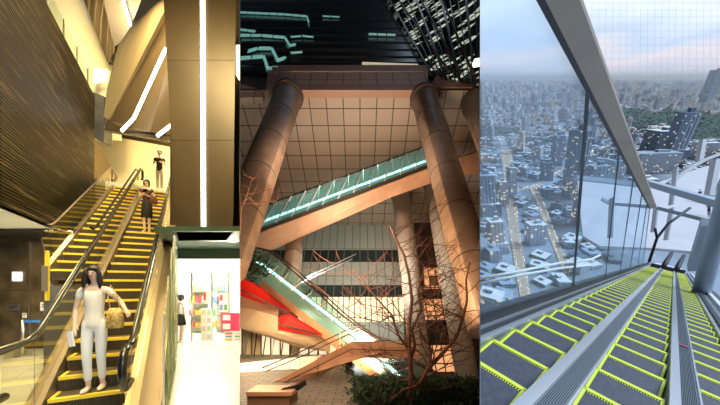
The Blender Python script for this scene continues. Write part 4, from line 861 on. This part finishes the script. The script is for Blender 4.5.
# the mass of small buildings
rnd = random.Random(5); cand = []
Y = 296.0
while Y < 26000:
    if Y < 2600: dY = 20*(1+Y/2600*.9); cell = 19*(1+Y/2600*.9)
    elif Y < 8000: dY = Y*.017; cell = Y*.013
    else: dY = Y*.05; cell = Y*.016
    x0, x1 = .405*Y, 1.25*Y; x = x0+rnd.uniform(0, cell)
    while x < x1:
        yy = Y+rnd.uniform(-.25, .25)*dY; b = V((x, yy, cz(x, yy))); px, py = zpix(b)
        ok = 480 < px < 732 and not infor(px, py)
        if ok:
            for pts, wd in streets:
                for a, b_ in zip(pts, pts[1:]):
                    if segd(px, py, a, b_) < wd+cell*.3*F/yy: ok = False; break
                if not ok: break
        if ok and py > 112:
            for (ux, uy, uw, uh) in used:
                if abs(px-ux) < uw*.7+3 and -6 < py-uy < 8: ok = False; break
        if ok:
            r = rnd.random(); h = rnd.uniform(4, 11) if r < .75 else rnd.uniform(14, 30) if r < .94 else rnd.uniform(35, 75)
            if Y > 2600: h *= .9+Y/9000
            if Y > 8000: h = rnd.uniform(10, 60)*(1 if r < .8 else 2.2)
            w_ = cell*rnd.uniform(.30, .47); d_ = min(dY, cell)*rnd.uniform(.32, .48)
            if h > 30 and Y < 2600: w_ *= .8
            wm = rnd.choices((0, 1, 2, 3), (.45, .27, .13, .15))[0]; rm = rnd.choices((4, 5, 6, 7, 8), (.50, .26, .13, .07, .04))[0]
            cand.append((b, w_, d_, h, rnd.uniform(-.5, .5)+(.6 if px < 560 else .2), wm, rm, px, py))
        x += cell
    Y += dY
vis = [c for c in cand if (c[7] < 628 and c[8] < 330 or c[8] < 180) and (c[8] < 322-(c[7]-480)*.45 or c[7] > 700)]
cand = vis
cand.sort(key=lambda c: -(c[1]*c[3])/(c[0].y**2)*1.0)
near, far = cand[:300-len(TW)], cand[300-len(TW):]
tone = {0: 'pale grey', 1: 'blue grey', 2: 'dark blue', 3: 'tan'}; rt = {4: 'pale roof', 5: 'blue roof', 6: 'dark roof', 7: 'rust roof', 8: 'green roof'}
def where(px, py):
    a = 'left of the lit avenue' if px < 508 else 'between the two lit streets' if px < 545 else 'behind the balustrade glass' if px < 600 else 'beyond the diagonal beam'
    return a+(', close below' if py > 230 else ', middle distance' if py > 170 else ', farther off')
for (b, w_, d_, h, rot, wm, rm, px, py) in near:
    out = ([], [], [], []); boxgeo(b, w_, d_, h, rot, wm, rm, out); o = meshout('city_building', out, None, b)
    tl = ('tall ' if h > 30 else 'low ' if h < 12 else 'mid-rise ')
    tag(o, tl+tone[wm]+' city building with a '+rt[rm]+' '+where(px, py), 'building', 'city buildings below, '+tl+tone[wm]+' '+rt[rm]+' '+where(px, py))
out = ([], [], [], [])
for (b, w_, d_, h, rot, wm, rm, px, py) in far: boxgeo(b, w_, d_, h, rot, wm, rm, out)
o = meshout('distant_city', out, None); stuff(tag(o, 'endless carpet of small pale buildings stretching to the horizon', 'city'))
print('CITY', len(near), len(far))
# streets with the lamplight put into their tan colour, and lamps
roadm = mat('lamplit_tan_road', (.50, .38, .28), .8); lampm = mat('street_lamp_glow', (1, .7, .4), .5, emit=(1, .66, .34), es=4)
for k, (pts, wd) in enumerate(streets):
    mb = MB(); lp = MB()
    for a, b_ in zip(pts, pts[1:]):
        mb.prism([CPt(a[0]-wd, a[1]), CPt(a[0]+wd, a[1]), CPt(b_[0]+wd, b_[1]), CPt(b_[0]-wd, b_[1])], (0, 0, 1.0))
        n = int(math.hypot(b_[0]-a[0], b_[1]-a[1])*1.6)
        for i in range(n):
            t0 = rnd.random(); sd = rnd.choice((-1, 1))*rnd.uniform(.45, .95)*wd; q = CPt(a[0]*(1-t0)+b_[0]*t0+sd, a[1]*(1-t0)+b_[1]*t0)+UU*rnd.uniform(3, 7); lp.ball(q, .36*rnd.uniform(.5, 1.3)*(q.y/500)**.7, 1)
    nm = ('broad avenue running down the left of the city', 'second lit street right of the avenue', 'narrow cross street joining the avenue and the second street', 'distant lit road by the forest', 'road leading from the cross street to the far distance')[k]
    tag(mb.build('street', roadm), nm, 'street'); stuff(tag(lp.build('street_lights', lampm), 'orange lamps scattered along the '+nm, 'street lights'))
lp = MB()
for i in range(260):
    px, py = rnd.uniform(482, 720), rnd.uniform(100, 270)
    if infor(px, py): continue
    q = CPt(px, py)+UU*rnd.uniform(8, 22); lp.ball(q, .30*(q.y/500)**.8*rnd.uniform(.5, 1.4), 1)
stuff(tag(lp.build('city_lights', lampm), 'scattered warm lights among the city roofs', 'city lights'))
# forest
fm = mat('forest_canopy', (.035, .09, .075), .9, noise=.5, nscale=.03)
for k, (a, b_, c, d) in enumerate(forests):
    mb = MB(); n = int(60+c*d*.8)
    for i in range(min(n, 420)):
        th, rr = rnd.uniform(0, 2*math.pi), math.sqrt(rnd.random()); px, py = a+c*rr*math.cos(th), b_+d*rr*math.sin(th)
        if px < 482: continue
        q = CPt(px, py); s_ = q.y*.011; mb.ball(q, (s_*1.2, s_*1.2, s_*.55), 1)
    nm = ('broad dark forest behind the slender tower', 'forest at the right edge', 'forest patch just right of the diagonal beam', 'dark wood at the left edge of the city', 'thin wood above the cross street', 'trees right of the slender tower, nearer strip', 'small wood behind the diagonal beam', 'faint strip of trees far off at left', 'faint strip of trees far off at right')[k]
    stuff(tag(mb.build('forest', fm), nm, 'forest'))
# ---- roof terrace and frames beyond the escalator
def TY(y): return 16.8*F/(y-78)
def tp(px, py): return (px, py, TY(py))
o = prismP([tp(577, 178), tp(648, 186), tp(700, 168), tp(736, 158), tp(736, 256), tp(700, 252), tp(655, 248), tp(600, 246), tp(583, 236)], (0, .1, -.25), 'roof_terrace', M['terrace']); struct(o)
o = prismP([(577, 175, 30), (650, 183, 29), (650, 187, 29), (577, 179, 30)], (0, .4, 0), 'terrace_parapet', M['bluemetal']); tag(o, 'blue grey parapet edge along the terrace behind the glass', 'parapet')
def beam(pts, w_, h, name, label, m_=M['bluemetal'], cat='beam'):
    mb = MB()
    for a, b_ in zip(pts, pts[1:]): mb.bar(P(*a), P(*b_), w_, h)
    return tag(mb.build(name, m_), label, cat)
beam([(648, 183, 20), (736, 209, 14)], .30, .34, 'steel_beam', 'long blue grey beam crossing above the terrace')
beam([(657, 208, 19), (712, 222, 17)], .14, .20, 'gate_header', 'thin blue header beam of the frame beyond the escalator')
beam([(714, 196, 22), (726, 172, 22)], .2, .2, 'corner_brace', 'short brace at the right edge above the long beam')
beam([(668, 184, 21.5), (690, 168, 21.5), (704, 160, 21.5), (736, 148, 21.5)], .30, .22, 'diagonal_brace', 'pale diagonal brace rising right above the terrace', M['palemetal'])
beam([(699, 162, 22), (703, 140, 22)], .3, .3, 'steel_post', 'pale post rising from the diagonal brace', M['palemetal'], 'post')
beam([(716, 160, 18), (709, 196, 18)], .32, .32, 'steel_post', 'slanting pale post right of the seated visitors', M['palemetal'], 'post')
beam([(708, 222, 13.5), (693, 268, 16)], .42, .42, 'steel_post', 'blue grey post right of the escalators, farther one', M['bluemetal'], 'post')
def pcol(a, b_, r, label, m_=M['bluemetal']): mb = MB(); mb.tube([P(*a), P(*b_)], r, 24); return tag(mb.build('round_post', m_), label, 'post')
pcol((733, 178, 9), (700, 296, 11), .25, 'thick round blue grey post at the right edge')
for i, (x, y0, y1, dx) in enumerate(((676, 168, 205, -5), (656, 208, 232, -3), (672, 208, 240, -6), (612, 198, 238, -2))): beam([(x, y0, 19.5), (x+dx, y1, 19.5)], .28 if i != 3 else .35, .1, 'hanging_banner', ('pale hanging panel above the long beam', 'narrow pale panel left under the header', 'wider pale panel right under the header', 'blue grey panel behind the glass wall')[i], M['palemetal'] if i != 3 else M['bluemetal'], 'panel')
beam([(602, 199, 22), (612, 204, 22), (652, 207, 20)], .18, .2, 'gate_header', 'blue grey rail behind the glass wall above the terrace')
mb = MB(); mb.tube([P(649, 262, 17), P(657, 238, 17), P(668, 224, 17), P(690, 208, 17)], .07); mb.tube([P(657, 238, 17), P(655, 228, 17)], .06); tag(mb.build('branching_pole', M['navy']), 'dark forked pole between the glass wall and the newels', 'pole')
for i, (px, py, lab) in enumerate(((700, 201, 'standing visitor in dark clothes on the terrace at far right'), (709, 215, 'visitor in black bending at the right edge of the terrace'))):
    person(lab, P(px, py+2, TY(py+2)), R(-40), 1.85 if i == 0 else 1.75, ((-.22, .0, 1.1), (-.15, -.2, 1.0)), ((.22, 0, 1.1), (.15, -.2, 1.0)), M['blackcloth'], M['blackcloth'], hair='short', shoe=M['black'], topname='jacket')
# ---- three escalator lanes
TH = R(15); PITCH = .60*Dd.length*KS
def lane(name, label, s0, s1, Yf, n, group=None):
    root = thing(name, label, 'escalator', G((s0+s1)/2, -.5, Yf)); bpy.context.view_layer.update()
    h = (Ld*math.cos(TH)+Nd*math.sin(TH)).normalized(); r_ = (Nd*math.cos(TH)-Ld*math.sin(TH)).normalized(); tl, rh = PITCH*math.cos(TH), PITCH*math.sin(TH)
    # shared nosing line perpendicular to the run
    a0 = G(s0, 0, Yf); wid = (G(s1, 0, Yf)-a0).dot(Td); first = None
    for k in range(n):
        a = a0+Ld*PITCH*k; b_ = a+Td*wid; cs = [a, b_, a-h*tl, b_-h*tl]
        out_ = [max((c-CLIP[0][0]).dot(CLIP[0][1]) for c in cs), min((c-CLIP[0][0]).dot(CLIP[0][1]) for c in cs)]
        if out_[1] > 0: continue
        if first is None or out_[0] > 0:
            mb = MB(); mb.prism([a-h*tl, b_-h*tl, b_, a], -r_*.06); mb.prism([a, b_, b_-r_*(rh+.06), a-r_*(rh+.06)], h*.008); st = mb.build('step', M['treadR'], root)
            if st is None: continue
            sub(st); mb = MB(); e_ = .022; u_ = r_*.003
            mb.prism([a-h*.032+u_, b_-h*.032+u_, b_+h*.004+u_, a+h*.004+u_], r_*.004)
            mb.prism([a-h*tl+u_, a-h*tl+Td*e_+u_, a+Td*e_+u_, a+u_], r_*.004); mb.prism([b_-h*tl-Td*e_+u_, b_-h*tl+u_, b_+u_, b_-Td*e_+u_], r_*.004)
            for q in range(1, 26): c0 = a.lerp(b_, q/26); mb.box(c0-h*.04, (.004, .010, .003), (Td, h, r_))
            ed = mb.build('yellow_line', M['yellowR'], st)
            if ed: ed['label'] = 'lime yellow safety border of the step'
            if out_[0] <= 0 and ed: first = (st, ed); k0 = k
        else:
            o1, o2 = first[0].copy(), first[1].copy(); COL.objects.link(o1); COL.objects.link(o2); o1.parent = root; o2.parent = o1; o1.location = Ld*PITCH*(k-k0)
    # skirts either side
    for s_ in (s0, s1):
        sg = .02 if s_ == s0 else -.02; mb = MB(); mb.prism([G(s_, .03, Yf-.7), G(s_, .03, Yf+.6*n), G(s_, -.4, Yf+.6*n), G(s_, -.4, Yf-.7)], Td*(-sg*.5)); mb.build('skirt', M['decksteel'], root)
    mb = MB(); mb.prism([G(s0, -.42, Yf-.7), G(s1, -.42, Yf-.7), G(s1, -.42, Yf+.6*n), G(s0, -.42, Yf+.6*n)], -Nd*.3); mb.build('truss', M['navy'], root)
    e0, e1 = G(s0, .0, Yf+.6*n), G(s1, 0, Yf+.6*n); mb = MB(); mb.prism([e0, e1, e1+Nd*.25, e0+Nd*.25], Ld*.3); mb.build('end_plate', M['navy'], root)
    return root
mid_l = lane('escalator', 'central descending escalator lane with dark steps and lime borders', 0, .75, 4.25-.6*4, 52)
left_l = lane('escalator', 'left descending escalator lane beside the glass wall', -1.161, -.368, 5.0-.6*6, 52)
right_l = lane('escalator', 'right descending escalator lane, narrowest in view', 1.07, 1.67, 4.35-.6*3, 52)
def dk(s0, s1, label, Y0=1.2, Y1=36):
    t_ = thing('balustrade_deck', label, 'balustrade', G((s0+s1)/2, -.3, Y0)); bpy.context.view_layer.update()
    def strip_(a, b_, n0, n1, m_, nm): mb = MB(); mb.prism([G(a, n0, Y0), G(b_, n0, Y0), G(b_, n1, Y0), G(a, n1, Y0)], Dd*((Y1-Y0)*KS)); return mb.build(nm, m_, t_)
    w_ = s1-s0; strip_(s0, s1, -.42, .03, M['decksteel'], 'casing'); strip_(s0, s0+w_*.34, .03, .065, M['railsteel'], 'edge_rail'); strip_(s0+w_*.93, s1, .03, .05, M['railsteel'], 'edge_strip')
    for k in range(9): a = s0+w_*(.40+.055*k); strip_(a, a+w_*.02, .03, .036, M['navy'], 'groove')
    p0, p1, p2, p3 = G(s0+w_*.5, .03, Y1-2), G(s0+w_*.5, .9, Y1-1.2), G(s0+w_*.55, 1.9, Y1), G(s0+w_*.5, 1.2, Y1+1)
    mb = MB(); mb.tube([p0, p1, p2, p3, G(s0+w_*.5, .03, Y1+1)], [.16, .16, .11, .13, .13], 12); mb.build('newel', M['navy'], t_)
    return t_
dk(-.368, 0, 'ribbed steel deck between the left and central lanes'); dk(.75, 1.07, 'ribbed steel deck between the central and right lanes')
mb = MB(); q = G(.83, .04, 6.2); mb.box(q+Td*.06, (.06, .02, .006), (Td, Ld, Nd)); tag(mb.build('red_sticker', mat('red_sticker', (.75, .08, .15), .5)), 'small red marker on the right steel deck', 'sticker')
# landing at the far foot
landm = mat('lilac_landing', (.55, .52, .66), .6)
mb = MB(); mb.prism([G(-1.2, .1, 36), G(1.7, .1, 36), G(1.7, .1, 46), G(-1.2, .1, 46)], -Nd*.2); struct(mb.build('floor_landing', landm))
# left balustrade and glass wall
t_ = thing('glass_wall', 'leaning glass parapet wall between the left lane and the city', 'glass wall', G(-1.3, 0, 3)); bpy.context.view_layer.update()
def lstrip(a, b_, n0, n1, m_, nm, Y0=.9, Y1=34): mb = MB(); mb.prism([G(a, n0, Y0), G(b_, n0, Y0), G(b_, n1, Y0), G(a, n1, Y0)], Dd*((Y1-Y0)*KS)); return mb.build(nm, m_, t_)
lstrip(-1.26, -1.165, -.4, .07, M['railsteel'], 'steel_edge'); lstrip(-1.32, -1.265, -.3, .10, M['navy'], 'dark_channel'); lstrip(-1.36, -1.325, -.3, .15, M['railsteel'], 'steel_edge'); lstrip(-1.52, -1.365, -.3, .34, M['navy'], 'dark_skirt')
def oT(ox, oz, Y): return CAMO+(V((ox, 0, oz))+Dd*Y)*KS
mb = MB(); mb.prism([oT(-1.10, 2.14, 1.2), oT(-.80, 2.20, 1.2), oT(-.72, 2.02, 1.2), oT(-.74, 2.0, 1.2), oT(-1.0, 1.98, 1.2)], Dd*(11.6*KS)); o = mb.build('top_beam', M['beammetal'], t_); o['label'] = 'brown grey diagonal top beam'
mb = MB(); mb.prism([oT(-1.16, 2.14, 1.2), oT(-1.10, 2.15, 1.2), oT(-1.0, 1.98, 1.2), oT(-1.05, 1.95, 1.2)], Dd*(11.6*KS)); mb.build('beam_edge', M['navy'], t_)
bot = lambda Y: G(-1.40, .34, Y); top = lambda Y: oT(-1.02, 2.0, Y)
seams = [(1.4, 2.2), (3.56, 8.3), (5.6, 12.2), (7.6, 15.5), (9.6, 19), (11.4, 23), (12.6, 27)]
for (ta, ba), (tb, bb) in zip(seams, seams[1:]):
    mb = MB(); mb.prism([bot(ba+.02), bot(bb-.02), top(tb-.01), top(ta+.01)], V((-.01, .012, 0))); mb.build('glass_panel', M['glassR'], t_)
for ta, ba in seams[1:]:
    mb = MB(); w_ = .028 if ta < 4 else .016; mb.bar(bot(ba), top(ta), w_, w_); mb.build('seam', M['seam'], t_)
# rails outside the glass
for pts, lab in (([(478, 279, 9), (520, 271, 10), (560, 263, 12), (590, 260, 14), (600, 255, 15)], 'white curved rail outside the glass, upper'), ([(478, 284, 9), (520, 275, 10), (562, 268, 12), (592, 265, 14)], 'white rail outside the glass, lower')):
    mb = MB(); mb.tube([P(*p) for p in pts], .05, 8); tag(mb.build('outer_rail', M['white']), lab, 'rail')
# right-hand balustrade of the right lane
t_ = thing('outer_balustrade', 'dark curved handrail and steel casing along the right lane', 'balustrade', G(1.8, 0, 3)); bpy.context.view_layer.update()
lstrip(1.675, 1.76, -.4, .06, M['railsteel'], 'steel_edge', 1.5, 34); lstrip(1.765, 1.90, -.4, .12, M['navy'], 'handrail', 1.5, 34); lstrip(1.905, 2.12, -.4, .08, M['decksteel'], 'casing', 1.5, 34); lstrip(2.125, 2.3, -.4, .2, M['palemetal'], 'outer_ledge', 1.5, 34)
mb = MB(); mb.prism([G(2.31, -.2, 1.5), G(4.5, -1.0, 1.5), G(4.5, -1.0, 34), G(2.31, -.2, 34)], -Nd*.1); struct(mb.build('floor_side', M['navy']))
# safety net against the sky
t_ = thing('safety_net', 'fine wire safety net hanging above the terrace against the sky', 'net', P(660, 120, 30)); bpy.context.view_layer.update()
netm = mat('net_wire', (.45, .5, .58), .5); mb = MB()
for x in range(592, 730, 7): mb.bar(P(x, -4, 30), P(x-1, 100, 30), .009, .009)
for y in range(-4, 100, 7): mb.bar(P(max(580, 583+y*.36), y, 30), P(736, y, 30), .009, .009)
mb.build('mesh', netm, t_)

# dusk haze lying over the town (a real scattering volume)
hz = bpy.data.materials.new('town_haze'); hz.use_nodes = True; t = hz.node_tree; t.nodes.clear(); o_ = t.nodes.new('ShaderNodeOutputMaterial'); vs_ = t.nodes.new('ShaderNodeVolumeScatter')
vs_.inputs['Color'].default_value = (.90, .95, 1, 1); vs_.inputs['Density'].default_value = .000075; vs_.inputs['Anisotropy'].default_value = 0; t.links.new(vs_.outputs[0], o_.inputs['Volume'])
mb = MB(); y0, y1 = 320, 40000
a = [V((.402*y0, y0, cz(0, y0)-20)), V((1.35*y0, y0, cz(0, y0)-20)), V((1.35*y1, y1, cz(0, y1)-20)), V((.402*y1, y1, cz(0, y1)-20))]
mb.prism(a, (0, 0, 420)); o = mb.build('haze', hz); stuff(tag(o, 'blue dusk haze thickening over the distant city', 'haze'))
